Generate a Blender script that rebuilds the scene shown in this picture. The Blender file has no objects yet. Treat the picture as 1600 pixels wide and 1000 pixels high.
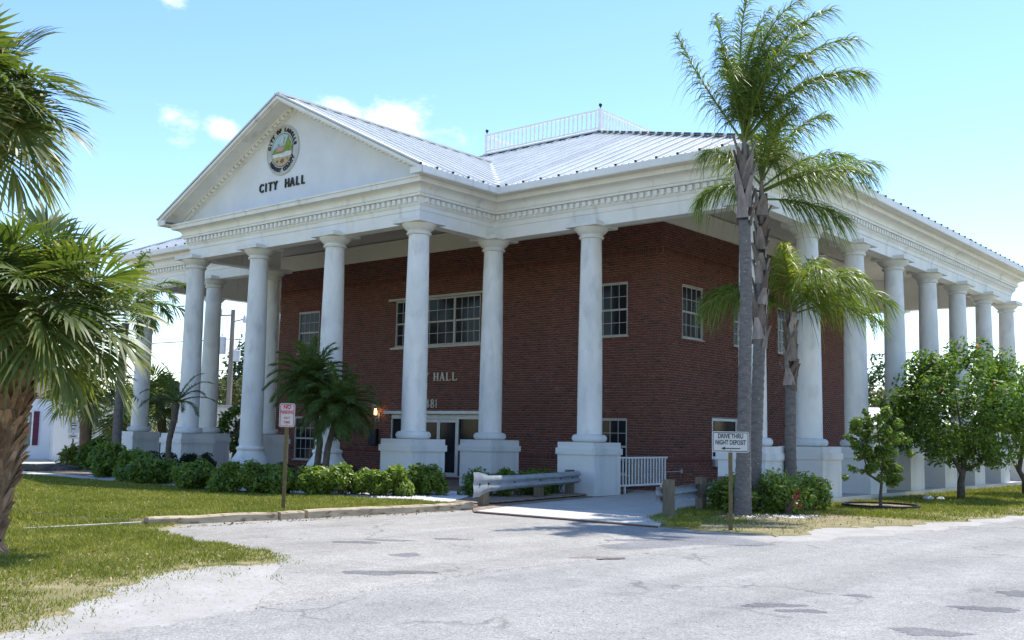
import bpy, math, random
import numpy as np
from mathutils import Vector, Matrix, Quaternion
C = bpy.context.scene.collection
SC = bpy.context.scene
R = math.radians
rng = np.random.default_rng(7)
random.seed(7)

# ------------------------------------------------------------------ camera
yaw, pit, rol = R(39.984), R(6.303), R(1.088)
cam = bpy.data.cameras.new('camera'); co = bpy.data.objects.new('camera', cam); C.objects.link(co)
fw = Vector((-math.sin(yaw)*math.cos(pit), math.cos(yaw)*math.cos(pit), math.sin(pit)))
r0 = Vector((math.cos(yaw), math.sin(yaw), 0)); u0 = r0.cross(fw)
rv = r0*math.cos(rol)+u0*math.sin(rol); uv = -r0*math.sin(rol)+u0*math.cos(rol)
CAM = Vector((11.794, -23.321, 1.65))
m = Matrix((rv, uv, -fw)).transposed().to_4x4(); m.translation = CAM
co.matrix_world = m
cam.sensor_fit = 'HORIZONTAL'; cam.sensor_width = 36; cam.lens = 1614.58/1600*36
cam.clip_end = 3000; cam.clip_start = 0.1
SC.camera = co

# ------------------------------------------------------------------ light, sky, exposure
SUN = Vector((0.03, 0.52, 1.0)).normalized()
el = math.asin(SUN.z); az = math.atan2(SUN.x, SUN.y)
sl = bpy.data.lights.new('sun', 'SUN'); sl.energy = 3.8; sl.angle = R(0.53); sl.color = (1, 0.955, 0.89)
so = bpy.data.objects.new('sun', sl); C.objects.link(so)
so.rotation_euler = SUN.to_track_quat('Z', 'Y').to_euler()
W_ = bpy.data.worlds.new('World'); SC.world = W_; W_.use_nodes = True
nt = W_.node_tree; bg = nt.nodes['Background']
sky = nt.nodes.new('ShaderNodeTexSky'); sky.sky_type = 'NISHITA'; sky.sun_disc = False
sky.sun_elevation = el; sky.sun_rotation = az; sky.air_density = 1.0; sky.dust_density = 0.15; sky.ozone_density = 1.0
sky.altitude = 0
bg.inputs['Strength'].default_value = 0.146
tc = nt.nodes.new('ShaderNodeTexCoord')
def wn(t, **k):
    n = nt.nodes.new(t)
    for a, b in k.items(): setattr(n, a, b)
    return n
def wl(a, b): nt.links.new(a, b)
cn = wn('ShaderNodeTexNoise'); cn.inputs['Scale'].default_value = 12; cn.inputs['Detail'].default_value = 9; cn.inputs['Roughness'].default_value = 0.66
mp = wn('ShaderNodeMapping'); mp.inputs['Scale'].default_value = (1, 1, 1.8)
wl(tc.outputs['Generated'], mp.inputs['Vector']); wl(mp.outputs['Vector'], cn.inputs['Vector'])
acc = None
# real clouds stand in these directions of the sky: (direction, angular half size, weight)
for d, rad, wgt in [((-0.70, 0.655, 0.285), .062, 1.0), ((-0.735, 0.62, 0.292), .05, .9), ((-0.665, 0.69, 0.28), .045, .8), ((-0.80, 0.535, 0.272), .030, 1.15),
                    ((-0.823, 0.507, 0.272), .042, .85), ((-0.797, 0.468, 0.38), .034, .85), ((-.62, .70, .33), .05, .12), ((-0.60, 0.75, 0.255), .05, .25), ((.05, .93, .42), .05, .5),
                    ((0.8, -0.4, 0.4), .2, .9), ((0.2, -0.9, 0.45), .25, .9), ((-0.85, -0.4, 0.35), .22, .9), ((0.9, 0.35, 0.3), .15, .9), ((-.2, .5, .8), .2, .6)]:
    dv = Vector(d).normalized()
    sb = wn('ShaderNodeVectorMath', operation='DISTANCE'); sb.inputs[1].default_value = dv
    nv = wn('ShaderNodeVectorMath', operation='NORMALIZE'); wl(tc.outputs['Generated'], nv.inputs[0])
    fl = wn('ShaderNodeVectorMath', operation='MULTIPLY_ADD'); fl.inputs[1].default_value = (1, 1, 1.6); fl.inputs[2].default_value = (0, 0, -0.6*dv.z)
    wl(nv.outputs[0], fl.inputs[0]); wl(fl.outputs[0], sb.inputs[0])
    mr = wn('ShaderNodeMapRange', interpolation_type='SMOOTHSTEP'); mr.inputs['From Min'].default_value = rad*1.5; mr.inputs['From Max'].default_value = 0
    mr.inputs['To Min'].default_value = 0; mr.inputs['To Max'].default_value = wgt
    wl(sb.outputs['Value'], mr.inputs['Value'])
    if acc is None: acc = mr.outputs[0]
    else:
        a = wn('ShaderNodeMath', operation='MAXIMUM'); wl(acc, a.inputs[0]); wl(mr.outputs[0], a.inputs[1]); acc = a.outputs[0]
cm = wn('ShaderNodeMath', operation='MULTIPLY_ADD'); cm.inputs[1].default_value = 2.3; wl(cn.outputs['Fac'], cm.inputs[0]); cm.inputs[2].default_value = -1.65
ad = wn('ShaderNodeMath', operation='ADD'); wl(cm.outputs[0], ad.inputs[0]); wl(acc, ad.inputs[1])
rp = wn('ShaderNodeMapRange', interpolation_type='SMOOTHSTEP'); rp.inputs['From Min'].default_value = 0.02; rp.inputs['From Max'].default_value = 0.75; rp.inputs['To Max'].default_value = .85
wl(ad.outputs[0], rp.inputs['Value'])
mx = wn('ShaderNodeMixRGB'); mx.inputs['Color2'].default_value = (6.2, 6.3, 6.5, 1)
hs = wn('ShaderNodeHueSaturation'); hs.inputs['Hue'].default_value = 0.506; hs.inputs['Saturation'].default_value = 1.18; hs.inputs['Value'].default_value = 1.0
wl(sky.outputs['Color'], hs.inputs['Color'])
wl(rp.outputs[0], mx.inputs['Fac']); wl(hs.outputs['Color'], mx.inputs['Color1']); wl(mx.outputs['Color'], bg.inputs['Color'])
SC.view_settings.view_transform = 'Standard'; SC.view_settings.look = 'None'
SC.view_settings.exposure = 1.02; SC.view_settings.gamma = 1; SC.view_settings.use_curve_mapping = False
SC.render.engine = 'CYCLES'

# ------------------------------------------------------------------ helpers
class MB:
    def __init__(s): s.v = []; s.f = []; s.n = 0; s.t = []
    def add(s, vs, fs, tone=None):
        vs = np.asarray(vs, float).reshape(-1, 3)
        s.v.append(vs)
        for f in fs: s.f.append([i+s.n for i in f]); s.t.append(0.5 if tone is None else tone)
        s.n += len(vs); return s
    def box(s, a, b, tone=None, cap=True):
        x0, y0, z0 = a; x1, y1, z1 = b
        return s.add([(x0,y0,z0),(x1,y0,z0),(x1,y1,z0),(x0,y1,z0),(x0,y0,z1),(x1,y0,z1),(x1,y1,z1),(x0,y1,z1)],
                     [(0,3,2,1),(4,5,6,7),(0,1,5,4),(1,2,6,5),(2,3,7,6),(3,0,4,7)], tone)
    def obox(s, p, q, w, h, up=(0,0,1), tone=None):
        p = Vector(p); q = Vector(q); d = (q-p).normalized(); up = Vector(up)
        sd = d.cross(up)
        if sd.length < 1e-4: sd = d.cross(Vector((0,1,0)))
        sd.normalize(); u = sd.cross(d)
        vs = []
        for c in (p, q):
            for a, b in ((-1,-1),(1,-1),(1,1),(-1,1)): vs.append(c+sd*a*w/2+u*b*h/2)
        return s.add(vs, [(0,1,2,3),(7,6,5,4),(0,4,5,1),(1,5,6,2),(2,6,7,3),(3,7,4,0)], tone)
    def tube(s, pts, rad, n=8, tone=None, cap=True):
        pts = [Vector(p) for p in pts]
        if not hasattr(rad, '__len__'): rad = [rad]*len(pts)
        vs = []; fs = []; ref = Vector((0.13, 0.97, 0.2))
        for i, p in enumerate(pts):
            d = (pts[min(i+1, len(pts)-1)]-pts[max(i-1, 0)]).normalized()
            a = d.cross(ref)
            if a.length < .05: a = d.cross(Vector((1,0,0)))
            a.normalize(); b = d.cross(a)
            for k in range(n):
                t = 2*math.pi*k/n; vs.append(p+(a*math.cos(t)+b*math.sin(t))*rad[i])
        for i in range(len(pts)-1):
            for k in range(n):
                fs.append((i*n+k, (i+1)*n+k, (i+1)*n+(k+1) % n, i*n+(k+1) % n))
        if cap: fs.append(tuple(range(n))); fs.append(tuple(reversed(range((len(pts)-1)*n, len(pts)*n))))
        return s.add(vs, fs, tone)
    def lathe(s, prof, n=32, c=(0,0,0), tone=None):
        vs = []; fs = []
        for r_, z in prof:
            for k in range(n):
                t = 2*math.pi*k/n; vs.append((c[0]+r_*math.cos(t), c[1]+r_*math.sin(t), c[2]+z))
        for i in range(len(prof)-1):
            for k in range(n): fs.append((i*n+k, i*n+(k+1) % n, (i+1)*n+(k+1) % n, (i+1)*n+k))
        fs.append(tuple(reversed(range(n)))); fs.append(tuple(range((len(prof)-1)*n, len(prof)*n)))
        return s.add(vs, fs, tone)
    def prism(s, poly, axis, a, b, tone=None):
        """poly: 2D points; axis 'x','y','z' extruded from a to b"""
        n = len(poly)
        def P(p, t):
            return {'x': (t, p[0], p[1]), 'y': (p[0], t, p[1]), 'z': (p[0], p[1], t)}[axis]
        vs = [P(p, a) for p in poly]+[P(p, b) for p in poly]
        fs = [tuple(range(n)), tuple(reversed(range(n, 2*n)))]+[(i, n+i, n+(i+1) % n, (i+1) % n) for i in range(n)]
        return s.add(vs, fs, tone)
    def build(s, name, mat, parent=None, loc=(0,0,0), smooth=False):
        me = mesh_np(name, np.concatenate(s.v) if s.v else np.zeros((0,3)), s.f, s.t, mat, smooth)
        return link(name, me, parent, loc)

def mesh_np(name, v, faces, tone=None, mat=None, smooth=False, fix=True):
    me = bpy.data.meshes.new(name)
    if isinstance(faces, np.ndarray):
        nf, k = faces.shape
        me.vertices.add(len(v)); me.vertices.foreach_set('co', np.ascontiguousarray(v, np.float32).ravel())
        me.loops.add(nf*k); me.loops.foreach_set('vertex_index', np.ascontiguousarray(faces, np.int32).ravel())
        me.polygons.add(nf); me.polygons.foreach_set('loop_start', np.arange(0, nf*k, k, dtype=np.int32))
        me.update(calc_edges=True)
    else:
        me.from_pydata([tuple(x) for x in v], [], faces); me.update()
        if fix:
            import bmesh
            bm = bmesh.new(); bm.from_mesh(me); bmesh.ops.recalc_face_normals(bm, faces=bm.faces); bm.to_mesh(me); bm.free()
    if tone is not None:
        at = me.attributes.new('tone', 'FLOAT', 'FACE'); at.data.foreach_set('value', np.asarray(tone, np.float32))
    if mat: me.materials.append(mat)
    if smooth: me.polygons.foreach_set('use_smooth', np.ones(len(me.polygons), bool))
    return me
def link(name, me, parent=None, loc=(0,0,0)):
    o = bpy.data.objects.new(name, me); C.objects.link(o); o.location = loc
    if parent: o.parent = parent
    return o
def smooth_angle(o, ang=40):
    me = o.data
    me.polygons.foreach_set('use_smooth', np.ones(len(me.polygons), bool))
    me.set_sharp_from_angle(angle=R(ang))
    return o
def thing(name, label, cat, loc=(0,0,0), rz=0, group=None):
    o = bpy.data.objects.new(name, None); C.objects.link(o); o.location = loc; o.rotation_euler = (0,0,rz)
    o.empty_display_size = .1
    return tag(o, label, cat, group)
def tag(o, label, cat, group=None, kind=None):
    o['label'] = label; o['category'] = cat
    if group: o['group'] = group
    if kind: o['kind'] = kind
    return o
def struct(o): o['kind'] = 'structure'; return o
def stuff(o): o['kind'] = 'stuff'; return o

# ------------------------------------------------------------------ materials
def mat(name, c1, c2=None, scale=3.0, rough=0.8, detail=6, bump=0.0, bscale=None, tone=None, c3=None, scale3=20, thr3=(.55, .7), spec=0.3, metal=0.0, streak=False, trans=0.0, coord='Object', stretch=None, emit=None, es=1.0, ramp=(.35, .65)):
    M = bpy.data.materials.new(name); M.use_nodes = True
    t = M.node_tree; bs = t.nodes['Principled BSDF']
    def N(x, **k):
        n = t.nodes.new(x)
        for a, b in k.items(): setattr(n, a, b)
        return n
    L = t.links.new
    bs.inputs['Roughness'].default_value = rough; bs.inputs['Metallic'].default_value = metal
    bs.inputs['Specular IOR Level'].default_value = spec
    tcn = N('ShaderNodeTexCoord'); vec = tcn.outputs[coord]
    if stretch:
        mpn = N('ShaderNodeMapping'); mpn.inputs['Scale'].default_value = stretch; L(vec, mpn.inputs['Vector']); vec = mpn.outputs['Vector']
    col = None
    if c2 is None:
        bs.inputs['Base Color'].default_value = (*c1, 1)
    else:
        nz = N('ShaderNodeTexNoise'); nz.inputs['Scale'].default_value = scale; nz.inputs['Detail'].default_value = detail; nz.inputs['Roughness'].default_value = .6
        L(vec, nz.inputs['Vector'])
        mr = N('ShaderNodeMapRange'); mr.inputs['From Min'].default_value = ramp[0]; mr.inputs['From Max'].default_value = ramp[1]; L(nz.outputs['Fac'], mr.inputs['Value'])
        mixn = N('ShaderNodeMixRGB'); mixn.inputs['Color1'].default_value = (*c1, 1); mixn.inputs['Color2'].default_value = (*c2, 1)
        L(mr.outputs[0], mixn.inputs['Fac']); col = mixn.outputs['Color']
        if c3 is not None:
            n3 = N('ShaderNodeTexNoise'); n3.inputs['Scale'].default_value = scale3; n3.inputs['Detail'].default_value = 5
            if streak:
                m3 = N('ShaderNodeMapping'); m3.inputs['Scale'].default_value = (1, 1, .08); L(tcn.outputs[coord], m3.inputs['Vector']); L(m3.outputs['Vector'], n3.inputs['Vector'])
            else: L(vec, n3.inputs['Vector'])
            r3 = N('ShaderNodeMapRange'); r3.inputs['From Min'].default_value = thr3[0]; r3.inputs['From Max'].default_value = thr3[1]; L(n3.outputs['Fac'], r3.inputs['Value'])
            x3 = N('ShaderNodeMixRGB'); x3.inputs['Color2'].default_value = (*c3, 1); L(r3.outputs[0], x3.inputs['Fac']); L(col, x3.inputs['Color1']); col = x3.outputs['Color']
    if tone is not None:   # per piece tone: list of colours along a ramp
        at = N('ShaderNodeAttribute'); at.attribute_name = 'tone'
        cr = N('ShaderNodeValToRGB'); cr.color_ramp.interpolation = 'LINEAR'
        while len(cr.color_ramp.elements) < len(tone): cr.color_ramp.elements.new(.5)
        for i, (p, c) in enumerate(tone):
            cr.color_ramp.elements[i].position = p; cr.color_ramp.elements[i].color = (*c, 1)
        L(at.outputs['Fac'], cr.inputs['Fac'])
        if col is None: col = cr.outputs['Color']
        else:
            mu = N('ShaderNodeMixRGB', blend_type='MULTIPLY'); mu.inputs['Fac'].default_value = 1; L(cr.outputs['Color'], mu.inputs['Color1']); L(col, mu.inputs['Color2']); col = mu.outputs['Color']
    if col is not None: L(col, bs.inputs['Base Color'])
    if bump:
        nb = N('ShaderNodeTexNoise'); nb.inputs['Scale'].default_value = bscale or scale*6; nb.inputs['Detail'].default_value = 6; L(vec, nb.inputs['Vector'])
        bn = N('ShaderNodeBump'); bn.inputs['Strength'].default_value = bump; bn.inputs['Distance'].default_value = .02; L(nb.outputs['Fac'], bn.inputs['Height']); L(bn.outputs['Normal'], bs.inputs['Normal'])
    if emit:
        bs.inputs['Emission Color'].default_value = (*emit, 1); bs.inputs['Emission Strength'].default_value = es
    if trans:
        tr = N('ShaderNodeBsdfTranslucent'); ms = N('ShaderNodeMixShader'); ms.inputs['Fac'].default_value = trans
        if col is not None:
            g = N('ShaderNodeMixRGB', blend_type='MULTIPLY'); g.inputs['Fac'].default_value = 1; g.inputs['Color2'].default_value = (1.6, 1.7, .7, 1); L(col, g.inputs['Color1']); L(g.outputs['Color'], tr.inputs['Color'])
        L(bs.outputs[0], ms.inputs[1]); L(tr.outputs[0], ms.inputs[2]); L(ms.outputs[0], t.nodes['Material Output'].inputs['Surface'])
    return M

M = {}
M['trim'] = mat('trim_paint', (.84,.825,.79), (.77,.755,.715), 1.3, .6, bump=.08, bscale=30, c3=(.50,.49,.45), scale3=3.0, thr3=(.58,.85), streak=True)
M['column'] = mat('column_stucco', (.83,.815,.78), (.68,.675,.65), 1.5, .75, bump=.15, bscale=40, c3=(.52,.525,.52), scale3=2.6, thr3=(.53,.78), stretch=(1,1,.45), coord='Generated2' if False else 'Object')
M['column_cap'] = mat('capital_paint', (.76,.75,.72), (.68,.67,.64), 3, .6, bump=.06, bscale=40)
M['pedestal'] = mat('pedestal_stucco', (.70,.70,.68), (.62,.625,.615), 1.2, .85, bump=.12, bscale=60, c3=(.45,.46,.45), scale3=1.8, thr3=(.56,.8), streak=True)
M['tymp'] = mat('pediment_stucco', (.74,.75,.77), (.66,.67,.70), .8, .85, bump=.15, bscale=25, c3=(.45,.46,.48), scale3=.9, thr3=(.62,.85), streak=True)
M['soffit'] = mat('soffit_paint', (.62,.59,.53), (.54,.51,.46), .6, .8)
M['wallband'] = mat('wall_band_paint', (.74,.71,.63), (.68,.65,.57), .7, .7)
M['roof'] = mat('roof_metal', (.68,.69,.68), (.60,.61,.60), .9, .5, spec=.4, c3=(.42,.42,.40), scale3=2, thr3=(.62,.9))
M['roofdark'] = mat('roof_flashing', (.55,.56,.56), (.45,.46,.46), 1, .5)
M['roofshade'] = mat('roof_shade', (.05,.055,.05), rough=.8)  # near-black: shade at rib ends and ridge trim put into the colour
M['mortar'] = mat('mortar', (.36,.31,.25), (.27,.23,.185), 4, .95, bump=.3, bscale=90)
M['brick'] = mat('brick', (1,1,1), (.72,.70,.70), 25, .92, bump=.35, bscale=110,
                 tone=[(0,(.080,.050,.046)),(.18,(.130,.056,.046)),(.45,(.185,.066,.052)),(.75,(.225,.082,.062)),(1,(.28,.125,.09))], coord='Object')
M['frame'] = mat('window_paint', (.50,.48,.43), (.42,.40,.36), 3, .6)
M['alu'] = mat('aluminium', (.42,.44,.47), (.36,.38,.41), 4, .4, metal=.6)
M['white'] = mat('white_enamel', (.80,.80,.79), (.72,.72,.71), 5, .45)
M['black'] = mat('black_paint', (.012,.012,.014), (.02,.02,.022), 9, .5)
M['cream'] = mat('cream_letters', (.62,.58,.47), (.55,.51,.41), 8, .5)
M['darkroom'] = mat('room_dark', (.02,.02,.022), (.03,.03,.03), 1, .9)  # near-black: darkness of the unlit rooms put into the colour
M['red'] = mat('red_print', (.50,.03,.05), (.45,.035,.05), 8, .5)
def glass_mat():
    g = mat('window_glass', (.010,.011,.015), (.022,.023,.03), .8, .09, spec=.16)
    return g
M['glass'] = glass_mat()
M['galv'] = mat('galvanized_steel', (.36,.385,.41), (.27,.295,.32), 3, .58, metal=.35, c3=(.22,.20,.17), scale3=4, thr3=(.6,.8), bump=.05)
M['wood'] = mat('weathered_post', (.19,.155,.11), (.12,.10,.07), 5, .9, bump=.4, bscale=30, stretch=(6,6,.6))
M['timber'] = mat('landscape_timber', (.46,.38,.27), (.32,.25,.17), 2.5, .9, bump=.5, bscale=18, c3=(.12,.08,.05), scale3=5, thr3=(.55,.72), stretch=(1,.25,3))
M['concrete'] = mat('concrete', (.50,.48,.43), (.42,.40,.36), 1.5, .9, bump=.15, bscale=60, c3=(.30,.29,.27), scale3=2.5, thr3=(.58,.8))
M['curbwood'] = mat('ramp_edge', (.16,.085,.06), (.11,.06,.045), 5, .9)
M['bronze'] = mat('sign_post_steel', (.17,.13,.06), (.11,.085,.045), 12, .6, metal=.3)
M['signwhite'] = mat('sign_sheet', (.54,.54,.52), (.48,.48,.47), 4, .5, c3=(.4,.38,.34), scale3=6, thr3=(.66,.85))
M['signback'] = mat('sign_back_aluminium', (.35,.36,.37), rough=.5, metal=.6)
M['gravel'] = mat('white_gravel', (.70,.69,.66), (.55,.54,.51), 30, .9, tone=[(0,(.6,.6,.6)),(1,(1,1,1))])
M['trunk'] = mat('palm_trunk', (.185,.168,.155), (.12,.108,.102), 6, .95, bump=.5, bscale=25, c3=(.42,.40,.37), scale3=14, thr3=(.62,.75), stretch=(1,1,3))
M['trunkbrown'] = mat('sabal_trunk', (.22,.15,.10), (.12,.08,.055), 6, .95, bump=.5, bscale=25)
M['boot'] = mat('leaf_boots', (.31,.28,.26), (.17,.15,.14), 7, .9, bump=.3, bscale=30, tone=[(0,(.5,.42,.36)),(.5,(.85,.8,.75)),(1,(1.25,1.2,1.2))], stretch=(1,1,.3))
M['bark'] = mat('tree_bark', (.14,.115,.09), (.08,.065,.05), 9, .95, bump=.5, bscale=40)
def leafmat(name, tones, rough=.5, trans=.4, spec=.35): return mat(name, (1,1,1), (.8,.82,.8), 9, rough, tone=tones, trans=trans, spec=spec)
M['palmleaf'] = leafmat('queen_palm_leaf', [(0,(.040,.072,.018)),(.35,(.092,.145,.028)),(.75,(.175,.23,.04)),(.93,(.28,.31,.065)),(1,(.40,.33,.12))], .42, .38)
M['fanleaf'] = leafmat('fan_palm_leaf', [(0,(.032,.055,.016)),(.4,(.080,.115,.026)),(.75,(.155,.18,.045)),(.9,(.27,.26,.09)),(1,(.50,.42,.23))], .45, .36)
M['dateleaf'] = leafmat('date_palm_leaf', [(0,(.05,.085,.028)),(.6,(.12,.175,.05)),(1,(.20,.23,.07))], .45)
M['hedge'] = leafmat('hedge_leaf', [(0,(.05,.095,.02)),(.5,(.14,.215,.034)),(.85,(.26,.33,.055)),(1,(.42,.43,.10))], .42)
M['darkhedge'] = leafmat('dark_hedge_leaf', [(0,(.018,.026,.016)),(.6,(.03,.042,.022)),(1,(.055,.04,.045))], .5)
M['citrus'] = leafmat('citrus_leaf', [(0,(.04,.08,.018)),(.5,(.105,.18,.032)),(.85,(.19,.265,.045)),(1,(.32,.37,.08))], .52)
M['young'] = leafmat('young_tree_leaf', [(0,(.05,.10,.018)),(.5,(.12,.19,.034)),(1,(.24,.30,.06))], .42)
M['croton'] = leafmat('croton_leaf', [(0,(.04,.08,.02)),(.5,(.16,.2,.04)),(1,(.38,.34,.07))], .45)
M['fartree'] = leafmat('far_tree_leaf', [(0,(.022,.048,.022)),(.5,(.045,.085,.034)),(1,(.085,.13,.045))], .6, .2)
M['fartreeolive'] = leafmat('far_olive_leaf', [(0,(.05,.065,.02)),(.5,(.10,.115,.03)),(1,(.18,.165,.05))], .6, .2)
M['redflower'] = leafmat('red_leaves', [(0,(.25,.01,.02)),(1,(.5,.03,.06))], .5, .2)
M['orange'] = mat('orange_rind', (.75,.26,.03), (.65,.2,.02), 20, .5, bump=.1)
M['grass'] = leafmat('grass_blade', [(0,(.085,.110,.018)),(.4,(.170,.200,.030)),(.75,(.275,.275,.050)),(.92,(.39,.34,.12)),(1,(.50,.42,.21))], .6, .25, .2)
M['deadleaf'] = mat('fallen_leaf', (1,1,1), (.8,.8,.8), 20, .85, tone=[(0,(.12,.075,.04)),(.5,(.30,.22,.11)),(1,(.46,.37,.22))])
M['lawn'] = mat('lawn_soil', (.165,.150,.055), (.235,.20,.11), .9, .95, bump=.5, bscale=60, c3=(.32,.26,.15), scale3=3.0, thr3=(.52,.72))
M['mulch'] = mat('mulch', (.16,.11,.08), (.32,.25,.19), 9, .95, bump=.6, bscale=40)
M['plaster'] = mat('white_plaster', (.80,.80,.78), (.74,.74,.72), .5, .8)
M['plaster_shade'] = mat('shaded_plaster', (.68,.72,.78), (.62,.66,.72), .5, .8)  # bluish shade of the recess put into the plaster colour
M['maroon'] = mat('shutter_paint', (.10,.02,.05), (.08,.018,.04), 3, .6)
M['rock'] = mat('rock', (.13,.11,.09), (.07,.06,.05), 5, .95, bump=.5)
M['pole'] = mat('utility_pole_wood', (.24,.20,.17), (.16,.135,.11), 3, .95, stretch=(4,4,.4))
M['greymetal'] = mat('transformer_grey', (.55,.56,.57), (.48,.49,.5), 3, .5)
M['lampglow'] = mat('lantern_bulb', (1,.8,.4), emit=(1.0,.62,.16), es=9)
M['lampglass'] = mat('lantern_glass', (.35,.28,.2), rough=.1)
M['edging'] = mat('black_edging', (.02,.02,.022), (.03,.03,.03), 9, .7)

def asphalt(name, base, light, dark, seams=True):
    Mt = mat(name, base, light, .55, .93, bump=.5, bscale=140, c3=dark, scale3=1.3, thr3=(.62,.85), spec=.2)
    t = Mt.node_tree; bs = t.nodes['Principled BSDF']; L = t.links.new
    src = bs.inputs['Base Color'].links[0].from_socket
    tc_ = t.nodes.new('ShaderNodeTexCoord')
    v = t.nodes.new('ShaderNodeTexVoronoi'); v.inputs['Scale'].default_value = 75; L(tc_.outputs['Object'], v.inputs['Vector'])
    hsv = t.nodes.new('ShaderNodeSeparateColor'); L(v.outputs['Color'], hsv.inputs['Color'])
    mr = t.nodes.new('ShaderNodeMapRange'); mr.inputs['To Min'].default_value = .66; mr.inputs['To Max'].default_value = 1.30; L(hsv.outputs[0], mr.inputs['Value'])
    mm = t.nodes.new('ShaderNodeMixRGB'); mm.blend_type = 'MULTIPLY'; mm.inputs['Fac'].default_value = 1; L(src, mm.inputs['Color1'])
    L(mr.outputs[0], mm.inputs['Color2'])
    ms = t.nodes.new('ShaderNodeMapping'); ms.inputs['Scale'].default_value = (1.1,.10,1); L(tc_.outputs['Object'], ms.inputs['Vector'])
    ns_ = t.nodes.new('ShaderNodeTexNoise'); ns_.inputs['Scale'].default_value = 1.0; ns_.inputs['Detail'].default_value = 5; L(ms.outputs['Vector'], ns_.inputs['Vector'])
    rs_ = t.nodes.new('ShaderNodeMapRange'); rs_.inputs['From Min'].default_value = .3; rs_.inputs['From Max'].default_value = .7; rs_.inputs['To Min'].default_value = .84; rs_.inputs['To Max'].default_value = 1.10; L(ns_.outputs['Fac'], rs_.inputs['Value'])
    nb2 = t.nodes.new('ShaderNodeTexNoise'); nb2.inputs['Scale'].default_value = 4.0; nb2.inputs['Detail'].default_value = 8; nb2.inputs['Roughness'].default_value = .7; L(tc_.outputs['Object'], nb2.inputs['Vector'])
    rb2 = t.nodes.new('ShaderNodeMapRange'); rb2.inputs['From Min'].default_value = .3; rb2.inputs['From Max'].default_value = .7; rb2.inputs['To Min'].default_value = .86; rb2.inputs['To Max'].default_value = 1.10; L(nb2.outputs['Fac'], rb2.inputs['Value'])
    mk = t.nodes.new('ShaderNodeMath'); mk.operation = 'MULTIPLY'; L(rs_.outputs[0], mk.inputs[0]); L(rb2.outputs[0], mk.inputs[1])
    mm2 = t.nodes.new('ShaderNodeMixRGB'); mm2.blend_type = 'MULTIPLY'; mm2.inputs['Fac'].default_value = 1; L(mm.outputs['Color'], mm2.inputs['Color1']); L(mk.outputs[0], mm2.inputs['Color2']); mm = mm2
    # cracks: warped voronoi edges, kept only in worn areas
    wz = t.nodes.new('ShaderNodeTexNoise'); wz.inputs['Scale'].default_value = 1.7; wz.inputs['Detail'].default_value = 6; L(tc_.outputs['Object'], wz.inputs['Vector'])
    wa = t.nodes.new('ShaderNodeVectorMath'); wa.operation = 'MULTIPLY_ADD'; wa.inputs[1].default_value = (1.1,1.1,0); L(wz.outputs['Color'], wa.inputs[0]); L(tc_.outputs['Object'], wa.inputs[2])
    ve = t.nodes.new('ShaderNodeTexVoronoi'); ve.feature = 'DISTANCE_TO_EDGE'; ve.inputs['Scale'].default_value = .45; L(wa.outputs[0], ve.inputs['Vector'])
    lt = t.nodes.new('ShaderNodeMapRange'); lt.inputs['From Min'].default_value = .004; lt.inputs['From Max'].default_value = .016; lt.inputs['To Min'].default_value = 1; lt.inputs['To Max'].default_value = 0; L(ve.outputs['Distance'], lt.inputs['Value'])
    wm = t.nodes.new('ShaderNodeTexNoise'); wm.inputs['Scale'].default_value = .5; L(tc_.outputs['Object'], wm.inputs['Vector'])
    wr = t.nodes.new('ShaderNodeMapRange'); wr.inputs['From Min'].default_value = .48; wr.inputs['From Max'].default_value = .6; L(wm.outputs['Fac'], wr.inputs['Value'])
    cf = t.nodes.new('ShaderNodeMath'); cf.operation = 'MULTIPLY'; L(lt.outputs[0], cf.inputs[0]); L(wr.outputs[0], cf.inputs[1])
    cf2 = t.nodes.new('ShaderNodeMath'); cf2.operation = 'MULTIPLY'; cf2.inputs[1].default_value = .55; L(cf.outputs[0], cf2.inputs[0])
    mc = t.nodes.new('ShaderNodeMixRGB'); mc.inputs['Color2'].default_value = (.10,.095,.09,1); L(cf2.outputs[0], mc.inputs['Fac']); L(mm.outputs['Color'], mc.inputs['Color1'])
    L(mc.outputs['Color'], bs.inputs['Base Color'])
    return Mt
M['asphalt'] = asphalt('road_asphalt', (.268,.261,.246), (.318,.308,.288), (.222,.216,.206))
M['apron'] = asphalt('apron_asphalt', (.285,.270,.245), (.345,.33,.30), (.21,.20,.185))
M['patch'] = asphalt('patch_asphalt', (.150,.15,.15), (.20,.198,.195), (.115,.115,.115))
M['sand'] = mat('pale_sand', (.37,.355,.33), (.30,.285,.26), 1.4, .97, bump=.5, bscale=70, c3=(.25,.215,.16), scale3=14, thr3=(.56,.74))
M['terrain'] = mat('terrain_grass', (.10,.12,.035), (.16,.15,.06), .3, .95)
M['street'] = mat('far_pavement', (.45,.44,.42), (.38,.37,.36), .6, .95)

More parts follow.
